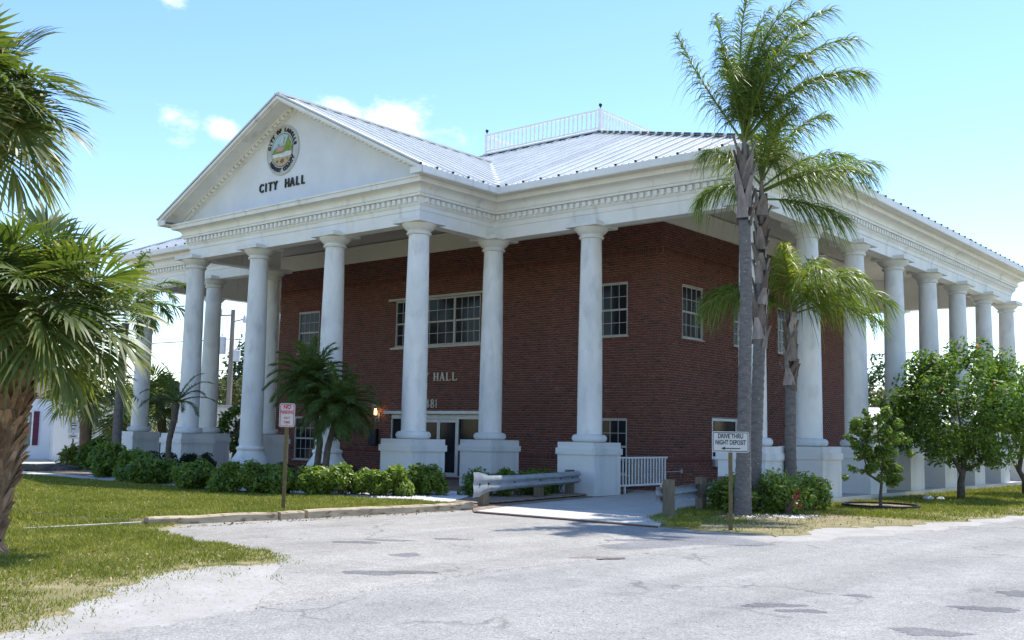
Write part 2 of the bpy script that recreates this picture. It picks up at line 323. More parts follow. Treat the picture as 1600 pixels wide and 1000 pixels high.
# ------------------------------------------------------------------ setting: ground
def sheet(name, pts, z, mt, jag=0, seed=0, step=.35, rim=.05, zlow=None):
    """flat polygon sheet; jag roughens the outline"""
    rr = np.random.default_rng(seed); out = []
    n = len(pts)
    for i in range(n):
        a = np.array(pts[i][:2], float); b = np.array(pts[(i+1) % n][:2], float)
        d = np.linalg.norm(b-a); k = max(1, int(d/step)) if jag and (len(pts[i]) < 3) else 1
        nn = np.array([-(b-a)[1], (b-a)[0]])/max(d, 1e-6)
        for j in range(k):
            p = a+(b-a)*j/k
            if jag and 0 < j: p = p+nn*(rr.normal(0, jag*.7)+jag*1.3*math.sin(p[0]*2.3+p[1]*3.1+seed)+jag*math.sin(p[0]*5.7-p[1]*4.3))
            out.append((p[0], p[1], z))
    A = np.array(out)[:,:2]; area = np.sum(A[:,0]*np.roll(A[:,1],-1)-np.roll(A[:,0],-1)*A[:,1])
    if area < 0: out = out[::-1]; A = A[::-1]
    tg = np.roll(A,-1,0)-np.roll(A,1,0); tg /= np.maximum(np.linalg.norm(tg,axis=1,keepdims=True),1e-9); O = A+np.stack([tg[:,1],-tg[:,0]],1)*rim
    zl = (z-.03) if zlow is None else zlow; k_ = len(out); vs = out+[(q[0],q[1],zl) for q in O]
    fs = [tuple(range(k_))]+[(i, k_+i, k_+(i+1) % k_, (i+1) % k_) for i in range(k_)]
    me = bpy.data.meshes.new(name); me.from_pydata(vs, [], fs); me.materials.append(mt); me.update()
    return struct(link(name, me)), out

terr, _ = sheet('ground', [(-600,-300),(400,-300),(400,900),(-600,900)], -.03, M['terrain'])
sheet('sand_shoulder', [(-6,-6),(-6,-30),(4.1,-30),(6,-5),(9,26),(0,26),(1,-6)], -.006, M['sand'])
road, _ = sheet('road', [(4.0,-120),(3.95,-21),(3.75,-17.5),(3.5,-14),(3.75,-10),(4.3,-7.4),(5.0,-4.5),(5.35,-2),(5.75,2.2),(6.6,10),(8.6,25),(12,50),(20,120),(40,120),(26,50),(22,25),(20,0),(20,-120)], 0.0, M['asphalt'])
apron, _ = sheet('parking_apron', [(-4.5,-14.6),(-3.3,-14.15),(.9,-14.95),(1.5,-15.3),(2.1,-15.9),(2.7,-16.2),(3.3,-16.9),(3.72,-17.3),(3.5,-14),(3.75,-10),(4.3,-7.5),(2.2,-7.0),(1.7,-6.6),(-2.9,-6.6),(-3.8,-6.2),(-4.5,-6.2)], 0.0155, M['apron'], rim=.04)
ZB = 0.115   # the lawn behind the timbers lies higher than the road
LAWN = [(-3.9,-13.2),(-3.3,-14.1),(-2.6,-14.3),(-.6,-14.55),(.6,-14.8),(1.15,-15.15),(.95,-15.9),(1.15,-16.8),(1.9,-17.8),(2.6,-18.6),(3.3,-19.4),(3.9,-21),(3.9,-30),(-45,-30),(-45,-12.5)]
lawn, lawn_out = sheet('lawn', LAWN, 0.03, M['lawn'], jag=.07, seed=3, step=.18)
LAWNB = [(-3.52,-6.35),(-3.66,-9),(-3.86,-11.5),(-4.05,-13.2),(-4.4,-13.9),(-5.0,-14.3),(-8,-14.6),(-45,-14.6),(-45,-8.1),(-21.8,-8.1),(-12,-7.95),(-8.5,-7.6),(-6.2,-6.9),(-5.0,-6.6),(-4.3,-6.4)]
lawnb, lawnb_out = sheet('back_lawn', LAWNB, ZB, M['lawn'], rim=.10, zlow=.0)
sand1, _ = sheet('sand_verge', [(-4.2,-14.0),(-2.5,-14.1),(.9,-14.75),(1.75,-15.0),(2.6,-15.9),(3.55,-17.1),(3.8,-18.2),(3.92,-20),(4.0,-24),(-5,-24),(-5,-14.4)], 0.010, M['sand'], jag=.05, seed=5, step=.2)
VERGE = [(1.45,-6.75),(2.2,-6.85),(3.0,-6.9),(3.9,-6.9),(4.05,-6.2),(3.75,-5.2),(3.7,-4.3),(4.3,-3.6),(4.55,-2.4),(4.8,-1.0),(5.1,1.0),(5.4,3.0),(6.2,10),(8.1,25),(8.1,60),(-.6,60),(.9,24.5),(.9,.5),(.66,-.66),(-.66,-.66),(-.75,-1.2),(.55,-5.6)]
verge, verge_out = sheet('verge_lawn', VERGE, 0.03, M['lawn'], jag=.07, seed=8, step=.18)
sand2, _ = sheet('verge_sand', [(1.5,-6.6),(1.75,-7.1),(2.8,-7.35),(3.9,-7.75),(4.4,-7.4),(5.0,-4.6),(5.3,-2.5),(5.65,1.5),(6.5,10),(8.5,25),(7,25),(4,0),(3,-5)], 0.014, M['sand'], jag=.07, seed=9)
walk, _ = sheet('sidewalk', [(-48,-8.15),(-11.0,-8.05),(-9.0,-7.6),(-9.3,-6.9),(-11.2,-7.1),(-48,-7.1)], ZB+.006, M['concrete'])
bed, _ = sheet('planting_bed', [(-11.2,-7.5),(-9.0,-7.4),(-6.2,-6.75),(-5.0,-6.5),(-4.3,-6.3),(-3.9,-5),(-4.5,-1),(-5,2.4),(-23,2.4),(-23,-7.05)], ZB-.004, M['mulch'])
path, _ = sheet('entrance_path', [(-5.0,-6.35),(-4.1,-6.6),(-6.2,-3.1),(-7.4,-3.1)], ZB+.012, M['white'])
path.data.materials[0] = mat('white_pavers', (.68,.67,.64), (.6,.59,.56), 3, .9, bump=.2)
sheet('far_street', [(-60,-40),(-30.5,-40),(-30.5,-8.3),(-24.5,-7.0),(-24.5,-4.0),(-27,8),(-27,40),(-90,90)], -0.02, M['street'])
sheet('porch_floor', [(-.9,-.4),(-.62,24.2),(-27.3,24.2),(-27.3,-.6),(-19.2,-.6),(-19.2,-3.0),(-8.8,-3.0),(-8.8,2.0),(-4.6,2.0),(-4.6,-.4)], 0.05, M['concrete'])
sheet('bed_edge', [(-3.45,-6.35),(-2.78,-7.08),(-3.35,-5.0),(-3.9,-1.5),(-4.3,.7),(-5.4,1.0),(-5.6,-6.0)], 0.052, M['mulch'], rim=.02)
# driveway slab with a thin brick-red front edge
db = MB(); db.prism([(-2.65,-7.15),(.5,-7.05),(1.66,-7.0),(1.05,-5.6),(.55,-4.5),(-.35,-2.2),(-.95,-.4),(-.95,24),(-4.25,24),(-4.25,.7),(-3.85,-1.5),(-3.3,-5.0)], 'z', -.02, 0.06)
struct(db.build('driveway', M['concrete']))
db = MB(); db.prism([(-2.67,-7.18),(.5,-7.08),(1.68,-7.03),(1.64,-7.005),(.5,-7.052),(-2.64,-7.152)], 'z', -.03, .045); struct(db.build('driveway_edge', M['curbwood']))
# worn asphalt patches
def px_ground(px, py, z=0.0):
    d = fw+rv*(px-800)/1614.58-uv*(py-500)/1614.58
    t = (z-CAM.z)/d.z; p = CAM+d*t; return p.x, p.y
def blob(name, cx, cy, rx, ry, ang, z, mt, seed):
    rr = np.random.default_rng(seed); pts = []
    for k in range(44):
        t = 2*math.pi*k/44; q = 1+.25*math.sin(2*t+seed)+.2*math.sin(3*t+seed*2.1)+.12*math.sin(7*t+seed)+rr.normal(0,.09)
        x = rx*q*math.cos(t); y = ry*q*math.sin(t)
        pts.append((cx+x*math.cos(ang)-y*math.sin(ang), cy+x*math.sin(ang)+y*math.cos(ang)))
    return sheet(name, pts, z, mt, rim=.03, zlow=z-.01)[0]
for i, (p, q, rx, ry, mk) in enumerate([(560,849,.28,.16,'patch'),(610,846,.3,.12,'patch'),(705,844,.3,.1,'patch'),(633,869,.22,.16,'patch'),(600,897,.5,.16,'patch'),
        (1205,946,.26,.13,'patch'),(1255,955,.2,.1,'patch'),(1545,952,.26,.16,'patch'),(1450,988,.3,.16,'patch'),(1340,931,.14,.07,'patch'),(1590,928,.22,.2,'patch'),(1010,846,.5,.16,'patch')]):
    x, y = px_ground(p, q); blob('asphalt_patch', x, y, rx, ry, .7, .0205 if p < 1100 else .005, M[mk], i+2)
x, y = px_ground(932, 873); blob('leaf_litter_patch', x, y, .34, .09, .75, .0225, mat('leaf_litter', (.15,.125,.105), (.26,.235,.21), 25, .95, bump=.4), 31)
# darker strip of asphalt in front of the driveway
sheet('asphalt_strip', [(1.9,-7.15),(3.9,-7.75),(4.4,-8.0),(3.6,-9.6),(3.2,-10.6),(2.7,-10.4),(3.0,-9.2),(2.4,-8.1)], .0195, asphalt('strip_asphalt', (.20,.20,.205), (.25,.25,.25), (.17,.17,.17)), jag=.05, seed=12)

# ------------------------------------------------------------------ city hall
a1, a2, a3, b, p, W = 4.907, 8.540, 12.110, 3.2955, 3.190, 27.972
L_ = 7*b; XC = -W/2
D, DD = 3.42, 4.65; YB = 17.47
hall = thing('city_hall', 'red brick two storey city hall with white columns, pediment and pale metal roof', 'building')
PATH = [(0,0),(0,L_),(-W,L_),(-W,0),(-(W-a2),0),(-(W-a2),-p),(-a2,-p),(-a2,0)]
def offs(path, e, closed=True):
    n = len(path); out = []
    for i in range(n):
        q = np.array(path[i], float); ns = []
        for a_, b_ in ((i-1, i), (i, i+1)):
            if not closed and (a_ < 0 or b_ > n-1): continue
            A = np.array(path[a_ % n], float); B = np.array(path[b_ % n], float); d = B-A
            d /= np.linalg.norm(d); ns.append(np.array([d[1], -d[0]]))
        if len(ns) == 2 and abs(ns[0]@ns[1]) < .5: q = q+e*(ns[0]+ns[1])
        else: q = q+e*ns[0]
        out.append(q)
    return out
def sweep(prof, path, closed=True):
    mb = MB(); n = len(path); rows = [offs(path, e, closed) for e, z in prof]
    vs = []; fs = []
    for (e, z), row in zip(prof, rows):
        for q in row: vs.append((q[0], q[1], z))
    for i in range(len(prof)-1):
        for k in range(n if closed else n-1):
            fs.append((i*n+k, i*n+(k+1) % n, (i+1)*n+(k+1) % n, (i+1)*n+k))
    mb.add(vs, fs); return mb
BB = 7.45
prof = [(-.22,8.90),(-.22,BB),(.175,BB),(.175,7.80),(.205,7.815),(.205,7.93),(.25,7.965),(.265,7.99),(.265,8.165),(.375,8.175),(.385,8.235),(.42,8.25),(.42,8.29),(.39,8.30),(.395,8.34),(.42,8.39),(.47,8.43),(.55,8.46),(.63,8.47),(.655,8.475),(.655,8.62),(0,8.64)]
ent = sweep(prof, PATH); ent = smooth_angle(ent.build('entablature', M['trim'], hall), 28)
# dentils, one part each along the sides in view
dm = MB(); dm.box((-.055,-.09,8.015),(.055,.002,8.15)); dme = mesh_np('dentil', np.concatenate(dm.v), dm.f, dm.t, M['trim'])
rest = MB()
def dentils(x0, y0, x1, y1, rz, keep):
    n = int(round(math.hypot(x1-x0, y1-y0)/.2135)); 
    for k in range(n):
        t = (k+.5)/n; x = x0+(x1-x0)*t; y = y0+(y1-y0)*t
        if keep:
            o = link('dentil', dme, ent, (x, y, 0)); o.rotation_euler = (0,0,rz)
        else:
            c, s = math.cos(rz), math.sin(rz); vs = [(x+v[0]*c-v[1]*s, y+v[0]*s+v[1]*c, v[2]) for v in np.concatenate(dm.v)]
            rest.add(vs, dm.f)
E_ = .265
dentils(-(W-a2)-E_, -p-E_, -a2+E_, -p-E_, 0, True)
dentils(-a2+E_, -p-E_+.1, -a2+E_, -E_-.05, R(90), True)
dentils(-a2+E_+.05, -E_, E_, -E_, 0, True)
dentils(E_, -E_+.1, E_, L_+E_, R(90), True)
dentils(-W-E_, -E_, -(W-a2)-E_-.05, -E_, 0, True)
dentils(-(W-a2)-E_, -p, -(W-a2)-E_, -E_, R(-90), False)
dentils(-W-E_, 0, -W-E_, L_, R(-90), False); dentils(-W, L_+E_, 0, L_+E_, R(180), False)
# gutter / eave fascia (open at the pediment)
XR, XL = -a2+1.0, -(W-a2)-1.0
gp = [(-(a2)+0, -p), (-a2, 0), (0,0), (0,L_), (-W,L_), (-W,0), (-(W-a2),0), (-(W-a2),-p)]
gprof = [(.60,8.66),(.655,8.622),(.93,8.622),(.93,8.60),(.985,8.60),(1.0,8.63),(1.0,8.80),(.90,8.80),(.60,8.72)]
g = sweep(gprof, gp, closed=False)
# stretch the two open ends forward to the pediment face
V = g.v[0]; n = len(gp)
for i in range(len(gprof)):
    for k in (0, n-1): V[i*n+k, 1] = -p-.93
eave = g.build('eave_fascia', M['trim'], hall)
ez, az_ = 8.80, 12.02
mp_ = (az_-ez)/(XR-XC); mf = 4.65/10.0; mr_ = 4.65/12.01; DZ = 13.45
# pediment tympanum
tb = MB(); tb.prism([(XL+.05, 8.645),(XR-.05, 8.645),(XC, az_-.18)], 'y', -p-.17, -p+.05); tymp = tb.build('pediment', M['tymp'], hall)
# ledge on top of the horizontal cornice
lb = MB(); lb.box((XL+.345, -p-.655, 8.625), (XR-.345, -p-.17, 8.66)); lb.box((XL+.30,-p-.70,8.60),(XR-.30,-p-.655,8.655)); lb.box((XL+.7,-p-.26,8.66),(XR-.7,-p-.172,8.80)); lb.build('pediment_ledge', M['trim'], tymp)
# raking cornices
sec = [(-1.0,.02),(-1.0,-.12),(-.96,-.135),(-.90,-.14),(-.90,-.17),(-.40,-.165),(-.385,-.19),(-.265,-.19),(-.265,-.285),(-.22,-.30),(-.17,-.31),(-.10,-.32),(-.10,.02)]
rb_ = MB(); rb_.box((XR-.42,-p-.992,8.604),(XR-.008,-p-.936,8.775)); rb_.box((XL+.008,-p-.992,8.604),(XL+.42,-p-.936,8.775)); rb_.build('cornice_return', M['trim'], hall)
for sgn in (1, -1):
    rk = MB(); vs = []
    for y, dz in sec:
        run = XR-XC
        zz = ez+dz; x0 = .02
        if dz < -.10: x0 = min(run*.9, max(.02, (8.665-zz)/mp_))
        vs.append((XC+sgn*(run-x0), -p+y, ez+x0*mp_+dz)); vs.append((XC, -p+y, az_+dz))
    k = len(sec)
    fs = [(2*i, 2*i+1, (2*i+3) % (2*k), (2*i+2) % (2*k)) for i in range(k)]+[tuple(2*i for i in range(k)), tuple(2*i+1 for i in reversed(range(k)))]
    rk.add(vs, fs); rko = rk.build('raking_cornice', M['trim'], hall)
    dn = MB(); run = XR-XC
    for i in range(40):
        t = 1.15+i*.2135*.86
        if t > run-.15: break
        xx = XC+sgn*(run-t); zt = ez+t*mp_-.192; h = .055
        y0, y1 = -p-.36, -p-.27
        dn.add([(xx-h,y0,zt-sgn*(-h)*-mp_*0),(xx+h,y0,zt),(xx+h,y1,zt),(xx-h,y1,zt),(xx-h,y0,zt-.095),(xx+h,y0,zt-.095),(xx+h,y1,zt-.095),(xx-h,y1,zt-.095)],
               [(0,3,2,1),(4,5,6,7),(0,1,5,4),(1,2,6,5),(2,3,7,6),(3,0,4,7)])
    stuff(dn.build('raking_dentils', M['trim'], rko))
stuff(rest.build('far_dentils', M['trim'], hall))
# roof panels: each sheet between two standing seams is its own part
ez = 8.80; RIBS = MB()
def panel(P0, P1, P2, P3, name='roof_panel'):
    """P0-P1 eave edge, P3-P2 upper edge (P0->P3 carries the rib)"""
    P0, P1, P2, P3 = map(Vector, (P0, P1, P2, P3))
    n = (P1-P0).cross(P3-P0)
    if n.length < 1e-6: n = (P1-P0).cross(P2-P0)
    n.normalize()
    if n.z < 0: n = -n
    mb = MB(); t = .02
    mb.add([P0,P1,P2,P3,P0-n*t,P1-n*t,P2-n*t,P3-n*t], [(0,1,2,3),(7,6,5,4),(0,4,5,1),(1,5,6,2),(2,6,7,3),(3,7,4,0)])
    def rib(f, w, h):
        a_ = P0.lerp(P1, f); b_ = P3.lerp(P2, f)
        if (b_-a_).length > .15: mb.obox(a_+n*h/2, b_+n*h/2, w, h, up=n)
    rib(0, .05, .055); rib(.34, .03, .022); rib(.67, .03, .022)
    if (P3-P0).length > .2 and P0.z < ez+.01:
        e_d = (P3-P0).normalized(); RIBS.obox(P0-e_d*.004+n*.03, P0+e_d*.04+n*.028, .052, .056, up=n)
    return mb.build(name, M['roof'], hall)
S_ = .634
def fy(z): return
xs = np.arange(1.0, -W-1.001, -S_); xs = np.append(xs, -W-1.0) if xs[-1] > -W-.99 else xs
rt = lambda x: min(9.0, -1+(1-x)*10/12.01, -1+(x+W+1)*10/12.01)
def vy(x):
    if XL < x < XR: return -1+min(XR-x, x-XL)*mp_/mf
    return -1.0
zf = lambda y: ez+(y+1)*mf
brk = sorted(set([round(v,4) for v in list(xs)+[XR, XL, XC, -11.01, -W+11.01]]), reverse=True)
for x0, x1 in zip(brk[:-1], brk[1:]):
    if x0-x1 < .02: continue
    e_ = 1e-4
    panel((x0,vy(x0-e_),zf(vy(x0-e_))),(x1,vy(x1+e_),zf(vy(x1+e_))),(x1,rt(x1),zf(rt(x1))),(x0,rt(x0),zf(rt(x0))))
zr = lambda x: ez+(1-x)*mr_
YE = L_+1.0
hx = lambda y: max(-11.01, 1-(y+1)*12.01/10, 1-(YE-y)*12.01/9.07) if True else 0
ys = sorted(set([round(v,4) for v in list(np.arange(-1, YE, S_))+[9.0, 15.0, YE]]))
for y0, y1 in zip(ys[:-1], ys[1:]):
    if y1-y0 < .02: continue
    panel((1,y0,ez),(1,y1,ez),(hx(y1),y1,zr(hx(y1))),(hx(y0),y0,zr(hx(y0))))
# left and back slopes (hardly seen): plain sheets
mb = MB(); mb.add([(-W-1,-1,ez),(-W-1,YE,ez),(-W+11.01,15,DZ),(-W+11.01,9,DZ)],[(0,1,2,3)]); mb.add([(1,YE,ez),(-W-1,YE,ez),(-W+11.01,15,DZ),(-11.01,15,DZ)],[(0,1,2,3)])
mb.box((-W+11.01,9,DZ-.05),(-11.01,15,DZ)); mb.build('roof_deck', M['roof'], hall)
# portico roof
py = [v for v in np.arange(-p-1.0, 6, S_)]+[-1.0]
yend = -1+(XR-XC)*mp_/mf
py = sorted(set([round(v,4) for v in py if v < yend-.03]+[round(yend,4)]))
for y0, y1 in zip(py[:-1], py[1:]):
    for sgn in (1, -1):
        def xe(y): return (XR-XC)-max(0,(y+1))*mf/mp_
        e0, e1 = xe(y0), xe(y1); z0 = az_-e0*mp_; z1 = az_-e1*mp_
        q = [(XC+sgn*e0,y0,z0),(XC+sgn*e1,y1,z1),(XC,y1,az_),(XC,y0,az_)]
        panel(*q)
stuff(RIBS.build('rib_end_shade', M['roofshade'], hall))  # dark blocks stand for the shade inside the open rib ends
# ridge, hips, valleys, deck edging
cap = MB(); up = .045
def capline(a_, b_, w=.26, h=.05): cap.obox(Vector(a_)+Vector((0,0,up)), Vector(b_)+Vector((0,0,up)), w, h)
capline((XC,-p-1.0,az_),(XC,yend,az_)); capline((1,-1,ez),(-11.01,9,DZ)); capline((-W-1,-1,ez),(-W+11.01,9,DZ)); capline((1,YE,ez),(-11.01,15,DZ))
capline((-11.0,8.95,DZ),(-W+11.01,8.95,DZ)); capline((-10.97,9,DZ),(-10.97,15,DZ))
cap.build('ridge_cap', M['roof'], hall)
vl = MB(); vl.obox((XR,-1,ez+.03),(XC,yend,az_+.03),.3,.02); vl.obox((XL,-1,ez+.03),(XC,yend,az_+.03),.3,.02); vl.build('valley_flashing', M['roofdark'], hall)
cl = MB()
for x in np.arange(-11.2,-W+11.1,-S_): cl.box((x-.5,8.89,DZ-.02),(x-.05,8.95,DZ+.075))
for k in range(19):
    t0 = (k+.2)/19; t1 = (k+.85)/19; A_ = Vector((1,-1,ez)); B_ = Vector((-11.01,9,DZ)); o_ = Vector((-.06,-.1,.0))
    cl.obox(A_.lerp(B_,t0)+o_+Vector((0,0,.05)), A_.lerp(B_,t1)+o_+Vector((0,0,.05)), .05, .06)
cl.build('ridge_shade', M['roofshade'], hall)  # dark blocks stand for the shaded side of the ridge and hip trim
# roof railing
rail = MB(); X0, X1, Y0, Y1 = -11.02, -W+11.02, 9.05, 14.4
for (xa,ya,xb,yb) in ((X0,Y0,X1,Y0),(X0,Y0,X0,Y1),(X1,Y0,X1,Y1),(X0,Y1,X1,Y1)):
    rail.obox((xa,ya,14.38),(xb,yb,14.38),.085,.075); rail.obox((xa,ya,13.66),(xb,yb,13.66),.075,.065)
railo = rail.build('roof_railing', M['white'], hall)
pm = MB(); pm.box((-.06,-.06,13.44),(.06,.06,14.44)); pme = mesh_np('railing_post', np.concatenate(pm.v), pm.f, pm.t, M['white'])
fmb = MB(); fmb.lathe([(.0,14.43),(.02,14.44),(.025,14.5),(.05,14.53),(.075,14.58),(.05,14.64),(.0,14.66)], 12); fme = mesh_np('ball_finial', np.concatenate(fmb.v), fmb.f, fmb.t, M['black'], True)
bmb = MB(); bmb.box((-.024,-.024,13.68),(.024,.024,14.36)); bme = mesh_np('baluster', np.concatenate(bmb.v), bmb.f, bmb.t, M['white'])
for x, y in ((X0,Y0),(X1,Y0),(X0,Y1),(X1,Y1)):
    link('railing_post', pme, railo, (x,y,0)); link('ball_finial', fme, railo, (x,y,0))
for k in range(1, 27):
    t = k/27
    link('baluster', bme, railo, (X0+(X1-X0)*t, Y0, 0)); link('baluster', bme, railo, (X0+(X1-X0)*t, Y1, 0))
for k in range(1, 25):
    t = k/25; link('baluster', bme, railo, (X0, Y0+(Y1-Y0)*t, 0)); link('baluster', bme, railo, (X1, Y0+(Y1-Y0)*t, 0))
# ceilings
cb = MB(); cb.add([(.15,-.15,8.885),(.15,L_+.15,8.885),(-W-.15,L_+.15,8.885),(-W-.15,-.15,8.885)],[(0,1,2,3)])
cb.add([(-a2+.1,-p-.1,8.883),(-a2+.1,0,8.883),(-(W-a2)-.1,0,8.883),(-(W-a2)-.1,-p-.1,8.883)],[(0,1,2,3)]); cb.build('porch_ceiling', M['soffit'], hall)
# columns
def colprof():
    pr = []
    for k in range(15):
        t = k/14; r_ = .345-.058*t**1.8; pr.append((r_, 1.69+(7.14-1.69)*t))
    return pr
torus = [(.34,1.468)]+[(.385+.10*math.cos(t), 1.573+.105*math.sin(t)) for t in np.linspace(-math.pi/2, math.pi/2, 11)]+[(.35,1.68),(.345,1.70)]
capp = [(.29,7.12),(.33,7.125),(.352,7.15),(.352,7.175),(.33,7.20),(.31,7.205),(.315,7.23),(.35,7.26),(.38,7.27),(.40,7.30),(.44,7.34),(.475,7.385),(.49,7.42),(.49,7.425)]
def lathe_mesh(nm, pr, mt):
    q = MB(); q.lathe(pr, 40); me = mesh_np(nm, np.concatenate(q.v), q.f, q.t, mt, True); me.set_sharp_from_angle(angle=R(50)); return me
shm = lathe_mesh('column', colprof(), M['column']); bsm = lathe_mesh('column_base', torus, M['pedestal']); cpm = lathe_mesh('capital', capp, M['column_cap'])
ab = MB(); ab.box((-.53,-.53,7.425),(.53,.53,7.545)); abm = mesh_np('abacus', np.concatenate(ab.v), ab.f, ab.t, M['column_cap'])
pb = MB(); pb.box((-.62,-.62,-.02),(.62,.62,1.14)); pdm = mesh_np('pedestal', np.concatenate(pb.v), pb.f, pb.t, M['pedestal'])
pc = MB(); pc.box((-.66,-.66,1.14),(.66,.66,1.31)); pc.box((-.62,-.62,1.31),(.62,.62,1.468)); pcm = mesh_np('pedestal_cap', np.concatenate(pc.v), pc.f, pc.t, M['pedestal'])
tall = [(.62,.0),(.62,.42),(.60,.46),(.60,.62),(.575,.70),(.50,.80),(.43,.90),(.41,.98),(.43,.985),(.45,1.02),(.45,1.06),(.43,1.09),(.37,1.10),(.355,1.14)]
tlm = lathe_mesh('column_base', tall, M['column'])
def colprof2():
    return [(.36-.073*(k/14)**1.8, 1.12+(7.14-1.12)*k/14) for k in range(15)]
sh2 = lathe_mesh('column', colprof2(), M['column'])
def column(x, y, ped=True, rz=0):
    s_ = link('column', shm if ped else sh2, hall, (x,y,0)); s_.rotation_euler = (0,0,rz)
    link('column_base', bsm if ped else tlm, s_); link('capital', cpm, s_)
    a_ = link('abacus', abm, s_); a_.rotation_euler = (0,0,-rz)
    if ped:
        q = link('pedestal', pdm, hall, (x,y,0)); link('pedestal_cap', pcm, q)
k_ = 0
for x, y, pd in [(0,0,1),(-a1,0,1),(-a2,0,1),(-a2,-p,1),(-a3,-p,0),(-(W-a3),-p,0),(-(W-a2),-p,1),(-(W-a2),0,1),(-(W-a1),0,1),(-W,0,1)]+[(0,b*i,1) for i in range(1,8)]+[(-W,b*i,1) for i in range(1,8)]+[(-W+W*i/6,L_,1) for i in range(1,6)]:
    column(x, y, bool(pd), k_*1.3 % 6.28); k_ += 1
fb = MB(); fb.box((-.6,-.68,-.03),(.74,L_+.7,.15)); fb.build('foundation_ledge', M['concrete'], hall)
# brick walls --------------------------------------------------------
OPF = [(-7.25,-5.95,4.76,6.42),(-7.25,-5.95,.49,2.17),(-22.05,-20.75,4.76,6.42),(-22.05,-20.75,.49,2.17),(-16.32,-12.08,4.80,6.50),(-16.42,-11.56,-.1,2.30)]
OPS = [(4.52,5.80,4.74,6.38),(7.88,9.16,4.74,6.38),(11.2,12.48,4.74,6.38),(6.38,8.14,.98,2.28)]
ZT = 8.25; BL, BH, JT = .203, .067, .0107
mw = MB()
def wall_mass():
    # mortar skin with real openings: rectangles between the openings
    def rects(lo, hi, ops):
        xs_ = sorted(set([lo, hi]+[v for o in ops for v in o[:2]])); out = []
        for u0_, u1_ in zip(xs_[:-1], xs_[1:]):
            um = (u0_+u1_)/2; cut = sorted([(max(.0,o[2]), o[3]) for o in ops if o[0] < um < o[1]]); z = 0
            for c0, c1 in cut:
                if c0 > z: out.append((u0_,u1_,z,c0))
                z = c1
            out.append((u0_,u1_,z,ZT))
        return out
    for u0_,u1_,z0,z1 in rects(-W+DD+.008, -DD-.008, OPF): mw.box((u0_,D+.008,z0),(u1_,D+.30,z1))
    for u0_,u1_,z0,z1 in rects(D+.301, YB-.008, OPS): mw.box((-DD-.30,u0_,z0),(-DD-.008,u1_,z1))
wall_mass()
mw.box((-W+DD+.008,D+.301,0),(-W+DD+.3,YB-.008,ZT)); mw.box((-W+DD+.301,YB-.3,0),(-DD-.301,YB-.008,ZT))
wallo = mw.build('brick_wall', M['mortar'], hall)
bricks = []   # (plane, u0,u1,z0,z1)
def courses(lo, hi, ops, plane):
    z = .02; i = 0
    soldiers = {}
    while z < ZT-.05:
        sold = None
        for s0, s1 in ((7.235,7.44),(.925,1.13)):
            if z <= s0 < z+BH+JT: sold = True
        if sold:
            h = BL; step = BH+JT; off = 0; ln = BH
        else: h = BH; step = BL+JT; off = (i % 2)*step/2; ln = BL
        u = lo-off
        while u < hi:
            segs = [(max(u, lo), min(u+ln, hi))]
            for o in ops:
                if z+h > o[2]+.01 and z < o[3]-.01:
                    ns = []
                    for s0, s1 in segs:
                        if s1 <= o[0] or s0 >= o[1]: ns.append((s0, s1)); continue
                        if s0 < o[0]: ns.append((s0, o[0]-.002))
                        if s1 > o[1]: ns.append((o[1]+.002, s1))
                    segs = ns
                else:
                    # soldier heads over lower windows
                    pass
            for s0, s1 in segs:
                if s1-s0 > .025: bricks.append((plane, s0, s1, z, min(z+h, ZT)))
            u += step
        z += h+JT; i += 1
courses(-W+DD, -DD, OPF, 'f'); courses(D+.001, YB, OPS, 's')
bk = np.array([(0 if q[0] == 'f' else 1,)+q[1:] for q in bricks])
nb_ = len(bk)
# tone: mostly red, clusters of darker courses
tone = np.clip(rng.normal(.50, .12, nb_), .05, 1)
dark = rng.random(nb_) < .055; tone[dark] = rng.uniform(0, .22, dark.sum())
prd = rng.uniform(-.0015, .002, nb_)
isf = bk[:,0] == 0
zc = (bk[:,3]+bk[:,4])/2; uc = (bk[:,1]+bk[:,2])/2
single = np.where((isf & (uc > -5.85) & (zc > 2.4) & (zc < 4.7)) | (~isf & (uc < 4.62) & (zc > 2.4) & (zc < 4.7)))[0]
rng.shuffle(single); single = single[np.argsort(np.abs(zc[single]-3.6))][:296]
mask = np.ones(nb_, bool); mask[single] = False
def brick_verts(q, pr):
    n = len(q); f = q[:,0] == 0
    out = np.zeros((n, 8, 3)); u0_, u1_, z0, z1 = q[:,1], q[:,2], q[:,3], q[:,4]
    dep = .012
    fr = np.where(f, D-pr, -DD+pr); bkk = np.where(f, D-pr+dep, -DD+pr-dep)
    for k, (uu, zz, dd_) in enumerate([(u0_,z0,fr),(u1_,z0,fr),(u1_,z1,fr),(u0_,z1,fr),(u0_,z0,bkk),(u1_,z0,bkk),(u1_,z1,bkk),(u0_,z1,bkk)]):
        out[:,k,0] = np.where(f, uu, dd_); out[:,k,1] = np.where(f, dd_, uu); out[:,k,2] = zz
    return out
FQ = np.array([(0,1,2,3),(0,4,5,1),(1,5,6,2),(2,6,7,3),(3,7,4,0)])
qv = brick_verts(bk[mask], prd[mask]); nn_ = len(qv)
faces = (FQ[None]+8*np.arange(nn_)[:,None,None]).reshape(-1,4)
bm_all = mesh_np('brick_courses', qv.reshape(-1,3), faces, np.repeat(tone[mask],5), M['brick']); stuff(link('brick_courses', bm_all, wallo))
bcache = {}
